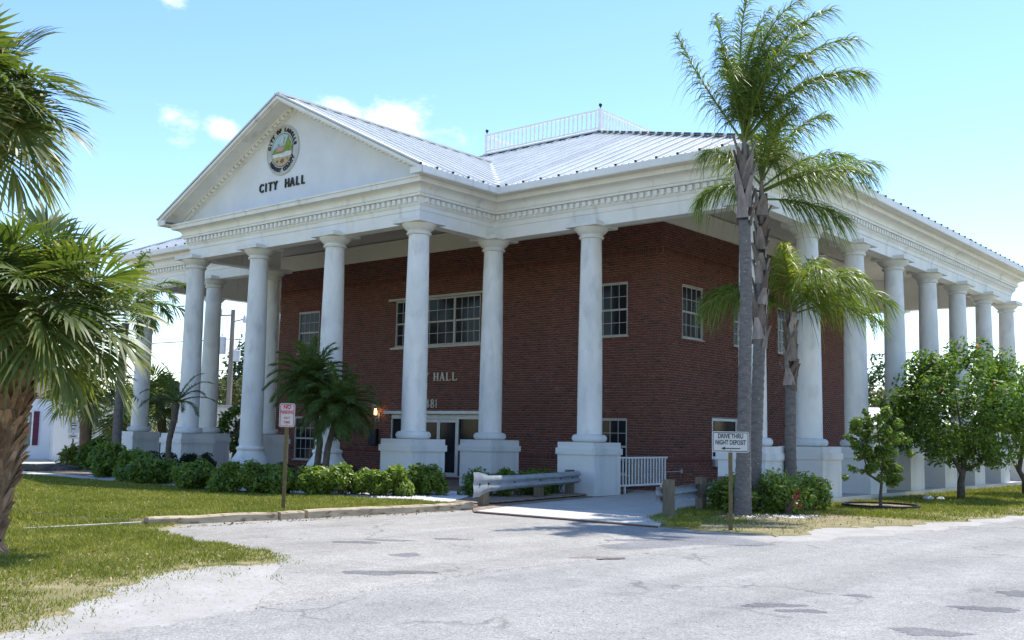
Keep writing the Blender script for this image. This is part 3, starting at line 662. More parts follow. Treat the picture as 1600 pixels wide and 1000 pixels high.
for i in single:
    pl, s0, s1, z0, z1 = bk[i]; tq = round(float(tone[i])*7)/7
    key = (pl, round(s1-s0,2), round(z1-z0,2), tq)
    if key not in bcache:
        v = brick_verts(np.array([[pl,0,s1-s0,0,z1-z0]]), np.array([.001]))[0]
        bcache[key] = mesh_np('brick', v - (np.array([0,D,0]) if pl == 0 else np.array([-DD,0,0])), FQ, [tq]*5, M['brick'])
    link('brick', bcache[key], wallo, (s0, D, z0) if pl == 0 else (-DD, s0, z0))
# soldier heads and rowlock sills over openings, joined relief on the wall
hd = MB()
def header(u0_, u1_, z0, z1, plane):
    u = u0_-.1; 
    while u < u1_+.08:
        t_ = float(np.clip(rng.normal(.5,.15),0,1))
        if plane == 'f': hd.box((u,D-.007,z0),(u+BH,D+.0,z1),t_)
        else: hd.box((-DD,u,z0),(-DD+.007,u+BH,z1),t_)
        u += BH+JT
for o in OPF[:4]: header(o[0],o[1],o[3]+.012,o[3]+.212,'f'); header(o[0],o[1],o[2]-.115,o[2]-.012,'f')
for o in OPS[:3]: header(o[0],o[1],o[3]+.012,o[3]+.212,'s'); header(o[0],o[1],o[2]-.115,o[2]-.012,'s')
stuff(hd.build('soldier_heads', M['brick'], wallo))
# white band on top of the brick
wb = MB()
for (x0,x1,y0,y1) in ((-W+DD-.05,-DD+.05,D-.05,D+.3),(-DD-.3,-DD+.05,D+.3,YB+.05),(-W+DD-.05,-W+DD+.3,D+.3,YB+.05),(-W+DD+.3,-DD-.3,YB-.3,YB+.05)):
    wb.box((x0,y0,8.2),(x1,y1,8.80))
wb.box((-W+DD-.1,D-.10,8.74),(-DD+.10,D-.052,8.84)); wb.box((-DD+.052,D-.05,8.74),(-DD+.10,YB+.1,8.84))
wb.build('wall_frieze', M['wallband'], hall)
# windows
def window(plane, u0_, u1_, z0, z1, cols, rows, split=True, fm='frame', sill=True, units=None, fwid=.045):
    def bx(mb, ua, ub, da, db_, za, zb):   # d: distance in front of wall plane (positive outwards)
        if plane == 'f': mb.box((ua, D-db_, za), (ub, D-da, zb))
        else: mb.box((-DD+da, ua, za), (-DD+db_, ub, zb))
    units = units or [(u0_, u1_)]
    fr = MB()
    bx(fr,u0_,u1_,-.10,-.012,z1-fwid,z1); bx(fr,u0_,u1_,-.10,-.012,z0,z0+fwid)
    for a_, b_ in units:
        bx(fr,a_,a_+fwid,-.10,-.014,z0+fwid,z1-fwid); bx(fr,b_-fwid,b_,-.10,-.014,z0+fwid,z1-fwid)
        if split:
            zm = (z0+z1)/2; bx(fr,a_+fwid,b_-fwid,-.11,-.03,zm-.03,zm+.03)
    wo = fr.build('window', M[fm], hall)
    mu = MB(); 
    for a_, b_ in units:
        halves = [(z0+fwid,(z0+z1)/2-.03,-.075),((z0+z1)/2+.03,z1-fwid,-.05)] if split else [(z0+fwid,z1-fwid,-.06)]
        for zi, (za, zb, dp) in enumerate(halves):
            ua, ub = a_+fwid, b_-fwid
            for i in range(1, cols): x = ua+(ub-ua)*i/cols; bx(mu, x-.009, x+.009, dp-.01, dp+.012, za, zb)
            for j in range(1, rows): z = za+(zb-za)*j/rows; bx(mu, ua, ub, dp-.012, dp+.010, z-.009, z+.009)
            for i in range(cols):
                for j in range(rows):
                    g_ = MB(); xa = ua+(ub-ua)*i/cols; xb = ua+(ub-ua)*(i+1)/cols; zc0 = za+(zb-za)*j/rows; zc1 = za+(zb-za)*(j+1)/rows
                    bx(g_, xa, xb, dp-.006, dp-.002, zc0, zc1); g_.build('pane', M['glass'], wo)
    if mu.v: mu.build('muntins', M[fm], wo)
    if sill:
        s_ = MB(); bx(s_, u0_-.06, u1_+.06, -.05, .035, z0-.04, z0-.002); s_.build('sill', M[fm], wo)
        s_ = MB(); bx(s_, u0_-.0, u1_+.0, -.03, .012, z1+.002, z1+.03); s_.build('window_head', M[fm], wo)
    bkp = MB(); bx(bkp, u0_, u1_, -.29, -.22, max(z0,.03), z1); bkp.build('dark_backing', M['darkroom'], wo)  # near-black backing sheet standing for the unlit room, not a blind
    return wo
for o in OPF[:4]: window('f', *o, 4, 2)
cwu = [(-16.32,-15.05),(-15.05,-13.33),(-13.33,-12.08)]
cw = window('f', *OPF[4], 4, 2, units=cwu)
s_ = MB(); s_.box((-16.62,D-.12,6.52),(-11.8,D-.007,6.60)); s_.box((-16.55,D-.05,4.70),(-11.85,D-.01,4.77)); s_.build('window_lintel', M['frame'], cw)
for o in OPS[:3]: window('s', *o, 4, 2)
dtw = window('s', *OPS[3], 1, 1, split=False, fm='white', sill=False, fwid=.08)
s_ = MB(); s_.box((-DD,6.38,.74),(-DD+.10,7.3,.97)); s_.build('deposit_drawer', M['alu'], dtw)
# entrance
en = MB(); fwd = .05
en.box((-16.42,D+.02,2.14),(-11.56,D+.16,2.30))
for x in (-16.40,-14.95,-13.05,-11.60): en.box((x-.045,D+.02,.06),(x+.045,D+.16,2.14))
en.box((-16.35,D+.02,.06),(-15.0,D+.16,.16)); en.box((-13.0,D+.02,.06),(-11.65,D+.16,.16))
door_o = en.build('entrance', M['alu'], hall)
for x0, x1 in ((-16.35,-15.0),(-13.0,-11.65)):
    q = MB(); q.box((x0,D+.08,.16),(x1,D+.09,2.14)); q.build('sidelight', M['glass'], door_o)
for x0, x1, hs_ in ((-14.9,-14.0,1),(-13.99,-13.10,0)):
    q = MB(); q.box((x0,D+.04,.06),(x0+.07,D+.10,2.13)); q.box((x1-.07,D+.04,.06),(x1,D+.10,2.13)); q.box((x0+.07,D+.04,2.02),(x1-.07,D+.10,2.13)); q.box((x0+.07,D+.04,.06),(x1-.07,D+.10,.26))
    hx_ = x1-.09 if hs_ else x0+.09
    q.box((x0+.07,D+.066,.26),(x1-.07,D+.074,2.02)) if False else None
    dr = q.build('door', M['alu'], hall)
    g_ = MB(); g_.box((x0+.07,D+.066,.26),(x1-.07,D+.074,2.02)); g_.build('door_pane', M['glass'], dr)
    h_ = MB(); h_.tube([(hx_,D+.03,.95),(hx_,D-.02,.97),(hx_,D-.02,1.25),(hx_,D+.03,1.27)], .012, 6); h_.build('door_handle', M['alu'], dr)
q = MB(); q.box((-16.42,D+.28,.03),(-11.56,D+.29,2.3)); q.build('lobby_back', M['darkroom'], hall)
q = MB(); q.box((-16.55,D-.25,2.33),(-11.43,D-.005,2.40)); q.box((-16.55,D-.27,2.31),(-11.43,D-.252,2.42)); q.build('entrance_canopy', M['alu'], hall)
q = MB(); q.box((-16.0,1.7,.0),(-12.0,D,.12)); q.build('entrance_step', mat('red_tile', (.20,.065,.05), (.15,.05,.04), 6, .8), hall)
# lettering on the wall (slab letters with serifs)
def slab(ch, h, w, t):
    """strokes of one serif capital as (x0,z0,x1,z1,width)"""
    th = .24*w; tn = .10*w; s = []
    if ch == 'H': s = [(.16,0,.16,1,th),(.84,0,.84,1,th),(.16,.5,.84,.5,tn)]; sf = [(.16,0),(.84,0),(.16,1),(.84,1)]
    elif ch == 'A': s = [(.10,0,.5,1,tn),(.5,1,.88,0,th),(.25,.33,.75,.33,tn)]; sf = [(.10,0),(.88,0)]
    elif ch == 'L': s = [(.25,0,.25,1,th),(.25,.03,.92,.03,tn),(.92,.03,.92,.25,tn)]; sf = [(.25,0),(.25,1)]
    elif ch == 'Y': s = [(.10,1,.5,.45,th),(.9,1,.5,.45,tn),(.5,0,.5,.5,th)]; sf = [(.10,1),(.9,1),(.5,0)]
    elif ch == 'T': s = [(.5,0,.5,1,th),(.06,.97,.94,.97,tn),(.06,.78,.06,.97,tn),(.94,.78,.94,.97,tn)]; sf = [(.5,0)]
    elif ch == 'I': s = [(.5,0,.5,1,th)]; sf = [(.5,0),(.5,1)]
    elif ch == 'C':
        pts = [(.5+.40*math.cos(a), .5+.48*math.sin(a)) for a in np.linspace(R(45), R(315), 14)]
        s = [(*pts[i], *pts[i+1], th*(.5+.5*abs(math.cos(math.atan2(pts[i][1]-.5, pts[i][0]-.5))))) for i in range(13)]; sf = []
    elif ch == '4': s = [(.62,0,.62,1,th),(.62,1,.08,.3,tn),(.08,.28,.95,.28,tn)]; sf = [(.62,0)]
    elif ch == '8':
        s = []
        for cz, rz_, rx in ((.26,.24,.36),(.75,.22,.30)):
            pts = [(.5+rx*math.cos(a), cz+rz_*math.sin(a)) for a in np.linspace(0, 2*math.pi, 13)]
            s += [(*pts[i], *pts[i+1], th*(.45+.5*abs(math.cos((i+.5)*math.pi/6)))) for i in range(12)]
        sf = []
    elif ch == '1': s = [(.5,0,.5,1,th),(.5,.97,.28,.82,tn)]; sf = [(.5,0)]
    mb = MB(); 
    for x0, z0, x1, z1, wd in s:
        mb.obox((x0*w,0,z0*h),(x1*w,0,z1*h), wd, t+random.uniform(0,.003), up=(0,1,0))
    for x, z in sf: mb.box((x*w-.20*w,-t/2+.001,z*h-(.05*h if z else 0)),(x*w+.20*w,t/2-.001,z*h+(0 if z else .05*h)))
    return mb
def wall_word(word, x, z, h, w, gap):
    root = None
    for ch in word:
        if ch == ' ': x += w*.75; continue
        o = slab(ch, h, w*(.6 if ch in 'I1' else 1), .03).build('letter', M['cream'], hall, (x, D-.03, z)); x += w*(.6 if ch in 'I1' else 1)+gap
    return x
wall_word('CITY HALL', -15.52, 3.50, .29, .245, .055)
wall_word('481', -14.60, 2.54, .30, .20, .035)
# text by curve for sans lettering
def text_mesh(body, size, ext=.004, off=0.0, sx=1.0):
    cu = bpy.data.curves.new('lettering', 'FONT'); cu.body = body; cu.size = size; cu.extrude = ext; cu.offset = off; cu.align_x = 'CENTER'; cu.align_y = 'CENTER'; cu.resolution_u = 3
    o = bpy.data.objects.new('lettering', cu); C.objects.link(o); bpy.context.view_layer.update()
    me = bpy.data.meshes.new_from_object(o.evaluated_get(bpy.context.evaluated_depsgraph_get()))
    bpy.data.objects.remove(o); bpy.data.curves.remove(cu)
    if sx != 1: 
        for v in me.vertices: v.co.x *= sx
    me.materials.clear()
    return me
def put_text(body, size, mt, parent, loc, rot=(R(90),0,0), off=0, sx=1, ext=.004, name='lettering'):
    me = text_mesh(body, size, ext, off, sx); me.materials.append(mt)
    o = link(name, me, parent, loc); o.rotation_euler = rot; return o
TY = -p-.17
x = -15.74
for i, ch in enumerate('CITY HALL'):
    if ch == ' ': x += .34; continue
    put_text(ch, .40, M['black'], hall, (x+(.1 if ch != 'I' else .07), TY-.03, 9.405), off=.006, sx=.82, ext=.02, name='pediment_letter'); x += .26 if ch != 'I' else .20
# seal
sc_ = Vector((-14.62, TY, 10.53))
q = MB(); q.lathe([(.0,0),(.82,0),(.82,.03),(.79,.055),(.765,.06),(.75,.04),(.0,.04)], 48)
seal = q.build('city_seal', M['signwhite'], hall, sc_); seal.rotation_euler = (R(90),0,0)
def disc(r_, z0, z1, mt, name): 
    q_ = MB(); q_.lathe([(.0,z0),(r_,z0),(r_,z1),(.0,z1)], 40); return q_.build(name, mt, seal)
disc(.545,.041,.046, M['black'], 'seal_ring'); disc(.525,.046,.050, mat('seal_sky', (.42,.60,.70), (.36,.55,.66), 4, .6), 'seal_sky')
def flat(poly, z0, z1, c, name, c2=None):
    q_ = MB(); q_.prism(poly, 'z', z0, z1); return q_.build(name, mat(name, c, c2 or tuple(v*.75 for v in c), 9, .7), seal)
arc = lambda a0, a1, r_: [(r_*math.cos(R(a)), r_*math.sin(R(a))) for a in np.linspace(a0, a1, 14)]
flat(arc(188,352,.522)[::1], .051, .056, (.55,.44,.28), 'seal_shore')
flat([(-.50,-.10),(-.30,-.07),(0,-.12),(.25,-.06),(.49,-.10),(.46,-.22),(.1,-.24),(-.25,-.20),(-.46,-.22)], .057,.060, (.75,.78,.80), 'seal_river')
flat([(-.51,-.09),(-.42,.05),(-.30,.12),(-.1,.02),(.12,.10),(.22,.30),(.30,.42),(.36,.30),(.44,.22),(.52,.03),(.49,-.09),(.2,-.05),(-.1,-.10)], .061,.066, (.30,.33,.05), 'seal_trees', (.16,.24,.05))
flat([(-.30,-.03),(-.30,.13),(-.22,.13),(-.22,.22),(-.16,.22),(-.16,.14),(.10,.14),(.10,-.03)], .067,.072, (.52,.36,.33), 'seal_building')
flat([(-.05,.30),(-.10,.42),(.02,.46),(.14,.40),(.09,.34),(.07,.20),(.0,.20)], .067,.072, (.62,.62,.60), 'seal_heron')
flat([(-.02,-.30),(-.08,-.36),(-.04,-.42),(.10,-.42),(.13,-.34),(.08,-.29)], .057,.063, (.36,.12,.08), 'seal_animal')
flat([(-.24,-.30),(-.28,-.38),(-.20,-.40),(-.14,-.34)], .057,.063, (.14,.25,.10), 'seal_shrub'); flat([(.26,-.26),(.22,-.34),(.32,-.36),(.36,-.28)], .057,.063, (.45,.30,.18), 'seal_shrub')
for word, a0, da, flip in (('CITY OF LABELLE', 168, -11.2, False), ('HENDRY COUNTY', 216, 9.6, True)):
    for i, ch in enumerate(word):
        if ch == ' ': continue
        a = R(a0+da*i); rr_ = .655
        me = text_mesh(ch, .17, .012, .008); me.materials.append(M['black'])
        o = link('seal_letter', me, seal, (rr_*math.cos(a), rr_*math.sin(a), .055)); o.rotation_euler = (0,0,a-R(90) if not flip else a+R(90))
# wall lantern, box, conduit
lt = MB(); lx, ly = -17.05, D-.20
lt.box((lx-.05,D-.03,2.0),(lx+.05,D-.002,2.35)); lt.tube([(lx,D-.02,2.1),(lx,ly,2.0),(lx,ly,2.2)], .015, 6); lt.lathe([(.0,2.20),(.07,2.2),(.09,2.24),(.07,2.26),(.0,2.26)], 8, (lx,ly,0)); lt.lathe([(.0,2.62),(.16,2.60),(.14,2.66),(.06,2.74),(.03,2.80),(.0,2.86)], 8, (lx,ly,0))
for k in range(6):
    t = k*math.pi/3; lt.obox((lx+.07*math.cos(t),ly+.07*math.sin(t),2.25),(lx+.14*math.cos(t),ly+.14*math.sin(t),2.61),.012,.012)
lto = lt.build('wall_lantern', mat('lantern_metal', (.30,.30,.29), (.2,.2,.2), 8, .5, metal=.4), hall)
q = MB(); 
for dx in (-.03,.03): q.lathe([(.0,2.28),(.02,2.28),(.028,2.36),(.018,2.46),(.0,2.52)], 8, (lx+dx,ly,0))
q.build('lantern_bulb', M['lampglow'], lto)
q = MB(); q.box((-17.45,D-.16,1.15),(-17.05,D-.004,1.75)); q.build('wall_box', M['black'], hall)
q = MB(); q.tube([(-DD+.04,3.55,.62),(-DD+.04,4.35,.62)], .025, 6); q.box((-DD,4.35,.56),(-DD+.05,4.46,.68)); q.build('conduit', M['alu'], hall)
for x, y in ((-1.3,6.5),): pass

# porch railing between pedestal and brick corner
pr = thing('porch_railing', 'white metal baluster railing between the front pedestal and the brick corner', 'railing', (-4.5, .65, 0))
q = MB(); q.obox((0,0,1.05),(0,2.74,1.05),.05,.05); q.obox((0,0,.28),(0,2.74,.28),.05,.05); q.build('rail', M['white'], pr)
q = MB(); q.box((-.018,-.018,.305),(.018,.018,1.025)); bm2 = mesh_np('baluster', np.concatenate(q.v), q.f, q.t, M['white'])
for k in range(17): link('baluster', bm2, pr, (0,.08+k*.16,0))
for yy in (.5,2.4):
    q = MB(); q.box((-.02,yy-.02,.045),(.02,yy+.02,.255)); q.build('leg', M['white'], pr)

# ------------------------------------------------------------------ geometry lookups (where a pixel of the photo meets the world)
def ray(px, py): return fw+rv*(px-800)/1614.58-uv*(py-500)/1614.58
def on_y(px, py, y): d = ray(px,py); return CAM+d*((y-CAM.y)/d.y)
def on_dist(px, py, dist): d = ray(px,py); return CAM+d*(dist/math.hypot(d.x,d.y))
def on_z(px, py, z=0.0): d = ray(px,py); return CAM+d*((z-CAM.z)/d.z)
def on_pl(px, py, q): # vertical plane through q facing the camera
    d = ray(px,py); n = Vector((fw.x,fw.y,0)); return CAM+d*((Vector(q)-CAM).dot(n)/d.dot(n))
RH = Vector((math.cos(yaw), math.sin(yaw), 0)); FH = Vector((-math.sin(yaw), math.cos(yaw), 0)); UP = Vector((0,0,1))

# ------------------------------------------------------------------ signs
def rounded(w, h, r_, n=5):
    pts = []
    for cx, cy, a0 in ((w/2-r_,h/2-r_,0),(-w/2+r_,h/2-r_,90),(-w/2+r_,-h/2+r_,180),(w/2-r_,-h/2+r_,270)):
        for k in range(n+1): a = R(a0+90*k/n); pts.append((cx+r_*math.cos(a), cy+r_*math.sin(a)))
    return pts
def frame_ring(w, h, r_, t, y0, y1):
    o_, i_ = rounded(w,h,r_), rounded(w-2*t,h-2*t,max(.005,r_-t)); n = len(o_); mb = MB()
    vs = [(q[0],y0,q[1]) for q in o_]+[(q[0],y0,q[1]) for q in i_]+[(q[0],y1,q[1]) for q in o_]+[(q[0],y1,q[1]) for q in i_]
    fs = []
    for k in range(n):
        k2 = (k+1) % n; fs += [(k,k2,n+k2,n+k),(2*n+k,3*n+k,3*n+k2,2*n+k2),(k,2*n+k,2*n+k2,k2),(n+k,n+k2,3*n+k2,3*n+k)]
    mb.add(vs, fs); return mb
def channel_post(h, mt, parent):
    mb = MB(); mb.box((-.035,.0,-.3),(.035,.006,h)); mb.box((-.035,.0061,-.3),(-.022,.032,h)); mb.box((.022,.0061,-.3),(.035,.032,h)); 
    o = mb.build('post', mt, parent)
    hm = MB()
    for k in range(int(h/.1)): hm.lathe([(.0,0),(.006,0),(.006,.001),(.0,.001)], 6, (0,0,0)) if False else hm.box((-.005,-.0015,.1+k*.1),(.005,-.0002,.11+k*.1))
    hm.build('post_holes', M['black'], o)
    return o
def sign(name, label, loc, rz, w, h, zc, post_h, lines, border, extra=None):
    t = thing(name, label, 'sign', loc, rz)
    channel_post(post_h, M['bronze'], t)
    mb = MB(); mb.prism([(x, z+zc) for x, z in rounded(w,h,.04)], 'y', -.009, -.006); mb.build('panel', M['signwhite'], t)
    fr = frame_ring(w-.03, h-.03, .03, .012, -.0115, -.0092); o = fr.build('border', border, t, (0,0,zc))
    for body, size, z, mt, off, sx in lines:
        put_text(body, size, mt, t, (0,-.0105,zc+z), off=off, sx=sx, ext=.001, name='lettering')
    mb = MB()
    for z in (zc+h*.42, zc-h*.42): mb.lathe([(.0,0),(.009,0),(.009,.004),(.0,.006)], 8)
    bo = MB()
    for z in (zc+h*.40, zc-h*.40): bo.add([(x*.008, -.0125, z+y*.008) for x, y in ((1,0),(.7,.7),(0,1),(-.7,.7),(-1,0),(-.7,-.7),(0,-1),(.7,-.7))], [tuple(range(8))])
    bo.build('bolts', M['black'], t)
    if extra: extra(t, zc)
    return t
yawcam = yaw
np_ = on_z(442, 806)
sign('no_parking_sign', 'white no parking any time sign with red border on a brown post by the timbers', (np_.x, np_.y, 0), yawcam+R(4), .30, .46, 1.935, 2.15,
     [('NO', .105, .155, M['red'], .004, .9), ('PARKING', .095, .055, M['red'], .003, .68), ('ANY', .062, -.055, M['red'], .001, .95), ('TIME', .066, -.14, M['red'], .001, .95)], M['red'])
def arrow(t, zc):
    q = MB(); q.prism([(-.17,zc-.115),(-.10,zc-.085),(-.10,zc-.107),(.17,zc-.107),(.17,zc-.123),(-.10,zc-.123),(-.10,zc-.145)], 'y', -.0115, -.0095); q.build('arrow', M['black'], t)
dp = on_z(1142, 831)
sign('drive_thru_sign', 'white drive thru night deposit sign with black arrow on steel post by the palm bush', (dp.x, dp.y, 0), yawcam+R(-3), .66, .37, 1.585, 1.75,
     [('DRIVE THRU', .115, .10, M['black'], .003, .70), ('NIGHT DEPOSIT', .115, -.012, M['black'], .003, .65)], M['black'], arrow)
sp = on_dist(113, 702, 47)
t = thing('small_sign', 'small distant white sign on thin post in front of the white side building', 'sign', (sp.x, sp.y, 0), yawcam)
q = MB(); q.box((-.03,0,0),(.03,.04,1.9)); q.build('post', M['bronze'], t)
q = MB(); q.prism([(x,z+1.62) for x, z in rounded(.46,.55,.05)], 'y', -.02,-.005); q.prism([(x,z+1.22) for x, z in rounded(.40,.2,.03)], 'y', -.02,-.005); q.build('panel', M['signwhite'], t)
q = MB()
for z, w_ in ((1.76,.2),(1.66,.28),(1.52,.16),(1.22,.24)): q.box((-w_/2,-.023,z-.02),(w_/2,-.0205,z+.02))
q.build('print', M['black'], t)
sp = on_dist(141, 700, 42)
t = thing('dark_sign', 'dark backed sign on black post beside the thick palm trunk by the side building', 'sign', (sp.x, sp.y, 0), yawcam+R(70))
q = MB(); q.box((-.035,0,0),(.035,.05,2.6)); q.build('post', M['black'], t)
q = MB(); q.box((-.3,-.03,1.7),(.3,-.005,2.5)); q.build('panel', M['signback'], t)
sp = on_z(17, 735); t = thing('bollard_post', 'thin black post at the edge of the pavement by the left palm trunk', 'post', (sp.x, sp.y, 0))
q = MB(); q.tube([(0,0,0),(0,0,1.0)], .05, 8); q.lathe([(.06,1.0),(.06,1.03),(.0,1.06)], 8); q.build('shaft', M['black'], t)

# ------------------------------------------------------------------ guard rails, timbers
def guard_rail(name, label, pts, posts, flare, zt=.70):
    t = thing(name, label, 'guard rail', (pts[0][0], pts[0][1], 0)); o0 = Vector((pts[0][0], pts[0][1], 0))
    prof = [(.0,-.155),(.02,-.135),(.075,-.10),(.075,-.055),(.02,-.02),(.0,.0),(.02,.02),(.075,.055),(.075,.10),(.02,.135),(.0,.155)]
    vs = []; fs = []; n = len(pts); k = len(prof)
    P = [Vector(q) for q in pts]
    for i, q in enumerate(P):
        d = (P[min(i+1,n-1)]-P[max(i-1,0)]); d.z = 0; d.normalize(); nn = Vector((d.y,-d.x,0))
        fl = flare[i]
        for e, z in prof: vs.append(q-o0+nn*(e*(1-.75*(fl > 1))+.0)+UP*(zt-.155+z*fl))
        for e, z in prof: vs.append(q-o0+nn*(e*(1-.75*(fl > 1))-.006)+UP*(zt-.155+z*fl))
    for i in range(n-1):
        for j in range(k-1):
            A = i*2*k+j; B = A+2*k
            fs += [(A,B,B+1,A+1),(A+k,A+k+1,B+k+1,B+k)]
        fs += [(i*2*k,i*2*k+k,(i+1)*2*k+k,(i+1)*2*k),(i*2*k+k-1,(i+1)*2*k+k-1,(i+1)*2*k+2*k-1,i*2*k+2*k-1)]
    mb = MB(); mb.add(vs, fs); ro = smooth_angle(mb.build('rail_beam', M['galv'], t), 50)
    bo = MB()
    for i in range(1, n-1):
        d = (P[i+1]-P[i-1]); d.z = 0; d.normalize(); nn = Vector((d.y,-d.x,0)); c = P[i]-o0+nn*.012+UP*(zt-.155)
        bo.obox(c-nn*.01, c+nn*.012, .04, .04)
    bo.build('bolts', M['black'], t)
    for (x, y, h) in posts:
        q = MB(); w_ = .09
        q.box((x-o0.x-w_,y-o0.y-w_,-.1),(x-o0.x+w_,y-o0.y+w_,h)); q.build('post', M['wood'], t)
    return t
guard_rail('guard_rail', 'long grey steel guard rail with flared end left of the driveway', [(-3.28,-6.55,0),(-3.36,-6.25,0),(-3.5,-5.8,0),(-3.75,-4.6,0),(-4.1,-3.2,0),(-4.38,-2.0,0),(-4.6,-1.2,0),(-4.72,-.75,0)],
           [(-3.68,-5.75,.58),(-4.36,-2.9,.60),(-4.78,-1.05,.74)], [1.75,1.7,1.15,1,1,1,1,1])
guard_rail('guard_rail', 'short grey steel guard rail on wooden posts right of the driveway by the bushes', [(-.55,-.62,0),(-.35,-1.2,0),(-.12,-2.0,0),(.1,-2.8,0),(.36,-3.9,0),(.56,-4.7,0),(.66,-5.15,0),(.56,-5.32,0)],
           [(.72,-5.1,.80),(.12,-2.75,.78),(-.35,-.85,.74)], [1,1,1,1,1,1,1,1.1], zt=.64)
def timber(label, p0, p1, w_, h, seed):
    p0 = Vector((*p0,0)); p1 = Vector((*p1,0)); rr = np.random.default_rng(seed); c = (p0+p1)/2; ln = (p1-p0).length; rz = math.atan2(p1.y-p0.y, p1.x-p0.x)
    n = max(2, int(ln/.35)); vs = []; fs = []; sec_ = [(-w_/2,-.04),(w_/2,-.04),(w_/2,h*.8),(w_/2-.025,h),(-w_/2+.025,h),(-w_/2,h*.8)]
    for i in range(n+1):
        x = -ln/2+ln*i/n; dy = rr.normal(0,.008); dz = rr.normal(0,.007)
        for y, z in sec_: vs.append((x, y+dy+rr.normal(0,.004), z+dz*(z > 0)+rr.normal(0,.003)))
    for i in range(n):
        for j in range(6): fs.append((i*6+j,(i+1)*6+j,(i+1)*6+(j+1) % 6,i*6+(j+1) % 6))
    fs += [tuple(range(6)), tuple(range(n*6,n*6+6))]
    mb = MB(); mb.add(vs, fs); o = mb.build('landscape_timber', M['timber'], None, c); o.rotation_euler = (0,0,rz); tag(o, label, 'timber', 'timbers edging the lawn'); return o
timber('longest weathered timber, from the white step to the short piece behind the sign post', (-3.42,-6.45), (-3.72,-10.72), .2, .165, 1)
timber('short split timber block at the foot of the no parking sign', (-3.73,-10.80), (-3.80,-11.28), .2, .16, 2)
timber('split weathered timber at the left end, next to the concrete lawn curb', (-3.81,-11.36), (-4.14,-13.75), .2, .16, 3)
mb = MB(); mb.obox((-4.17,-13.82,.02),(-4.55,-15.6,-.01),.09,.12); struct(mb.build('lawn_curb', M['concrete']))

# ------------------------------------------------------------------ foliage builders
def quads_strip(P, Wv, n):   # P (m,n,3) spine points, Wv (m,n,3) half width vectors -> verts, faces
    m_ = P.shape[0]; v = np.empty((m_, n, 2, 3)); v[:,:,0] = P-Wv; v[:,:,1] = P+Wv
    base = (np.arange(m_)*n*2)[:,None]; i = np.arange(n-1)[None]*2
    f = np.stack([base+i, base+i+1, base+i+3, base+i+2], -1).reshape(-1,4)
    return v.reshape(-1,3), f
def norm(a): return a/np.maximum(np.linalg.norm(a, axis=-1, keepdims=True), 1e-9)
class QB:
    def __init__(s): s.v = []; s.f = []; s.t = []; s.n = 0
    def add(s, v, f, t): s.v.append(v); s.f.append(f+s.n); s.t.append(np.broadcast_to(t, (len(f),)).astype(float)); s.n += len(v)
    def build(s, name, mt, parent=None, loc=(0,0,0)):
        return link(name, mesh_np(name, np.concatenate(s.v), np.concatenate(s.f), np.concatenate(s.t), mt), parent, loc)
def qtube(pts, rad, n=6):
    m_ = MB(); m_.tube(pts, rad, n, cap=False); return np.concatenate(m_.v), np.array(m_.f)
def frond(start, d0, Ln, droop, nl, ll, lw, hang, plum, seed, tonebase=.45, bare=.16, wind=(0,0,0), curl=0.0):
    rr = np.random.default_rng(seed); ns = 16; d = np.array(d0, float); d /= np.linalg.norm(d); pt = np.array(start, float); pts = [pt]; tg = [d]
    for i in range(ns):
        f_ = (i+1)/ns; d = d+np.array([0,0,-1])*droop*f_*1.6/ns+np.array(wind)*f_/ns
        d /= np.linalg.norm(d); pt = pt+d*Ln/ns; pts.append(pt); tg.append(d)
    pts = np.array(pts); tg = np.array(tg)
    qb = QB(); v, f = qtube([tuple(x) for x in pts], list(np.linspace(.028,.005,ns+1)*max(1,Ln/2.6)), 5); qb.add(v, f, .8)
    s = np.linspace(bare, .995, nl)+rr.normal(0,.002,nl); s = np.clip(s, 0, .999); s = np.repeat(s, 2); sg = np.tile([1.,-1.], nl); mN = len(s)
    x = s*ns; i = x.astype(int); fr = (x-i)[:,None]; P = pts[i]*(1-fr)+pts[i+1]*fr; T = norm(tg[i]*(1-fr)+tg[i+1]*fr)
    S = np.cross(T, [0,0,1.]); S = np.where(np.linalg.norm(S, axis=1, keepdims=True) < .15, np.array([[RH.x,RH.y,0]]), S); S = norm(S); N = np.cross(S, T)
    phi = R(25)+R(38)*s+rr.normal(0,.12,mN); psi = rr.normal(.15,plum,mN)
    dr = norm(S*(sg*np.cos(phi))[:,None]+T*np.sin(phi)[:,None]+N*psi[:,None])
    ln = ll*np.sin(np.pi*np.clip(.12+.80*s,0,1))**.6*rr.uniform(.85,1.1,mN)
    st = np.array([0,.3,.65,1.0]); hg = hang*rr.uniform(.6,1.3,mN)
    PP = P[:,None]+ln[:,None,None]*(st[None,:,None]*dr[:,None]+(hg[:,None]*st[None]**2)[...,None]*np.array([0,0,-1.])+(st[None]**2)[...,None]*np.array(wind)*.35)
    wv = norm(np.cross(dr, N+rr.normal(0,.6,(mN,3)))); ww = lw*np.array([.35,.5,.36,.04])
    v, f = quads_strip(PP, wv[:,None]*ww[None,:,None], 4); tn = np.clip(rr.normal(tonebase,.13,mN),0,1); qb.add(v, f, np.repeat(tn,3))
    return qb
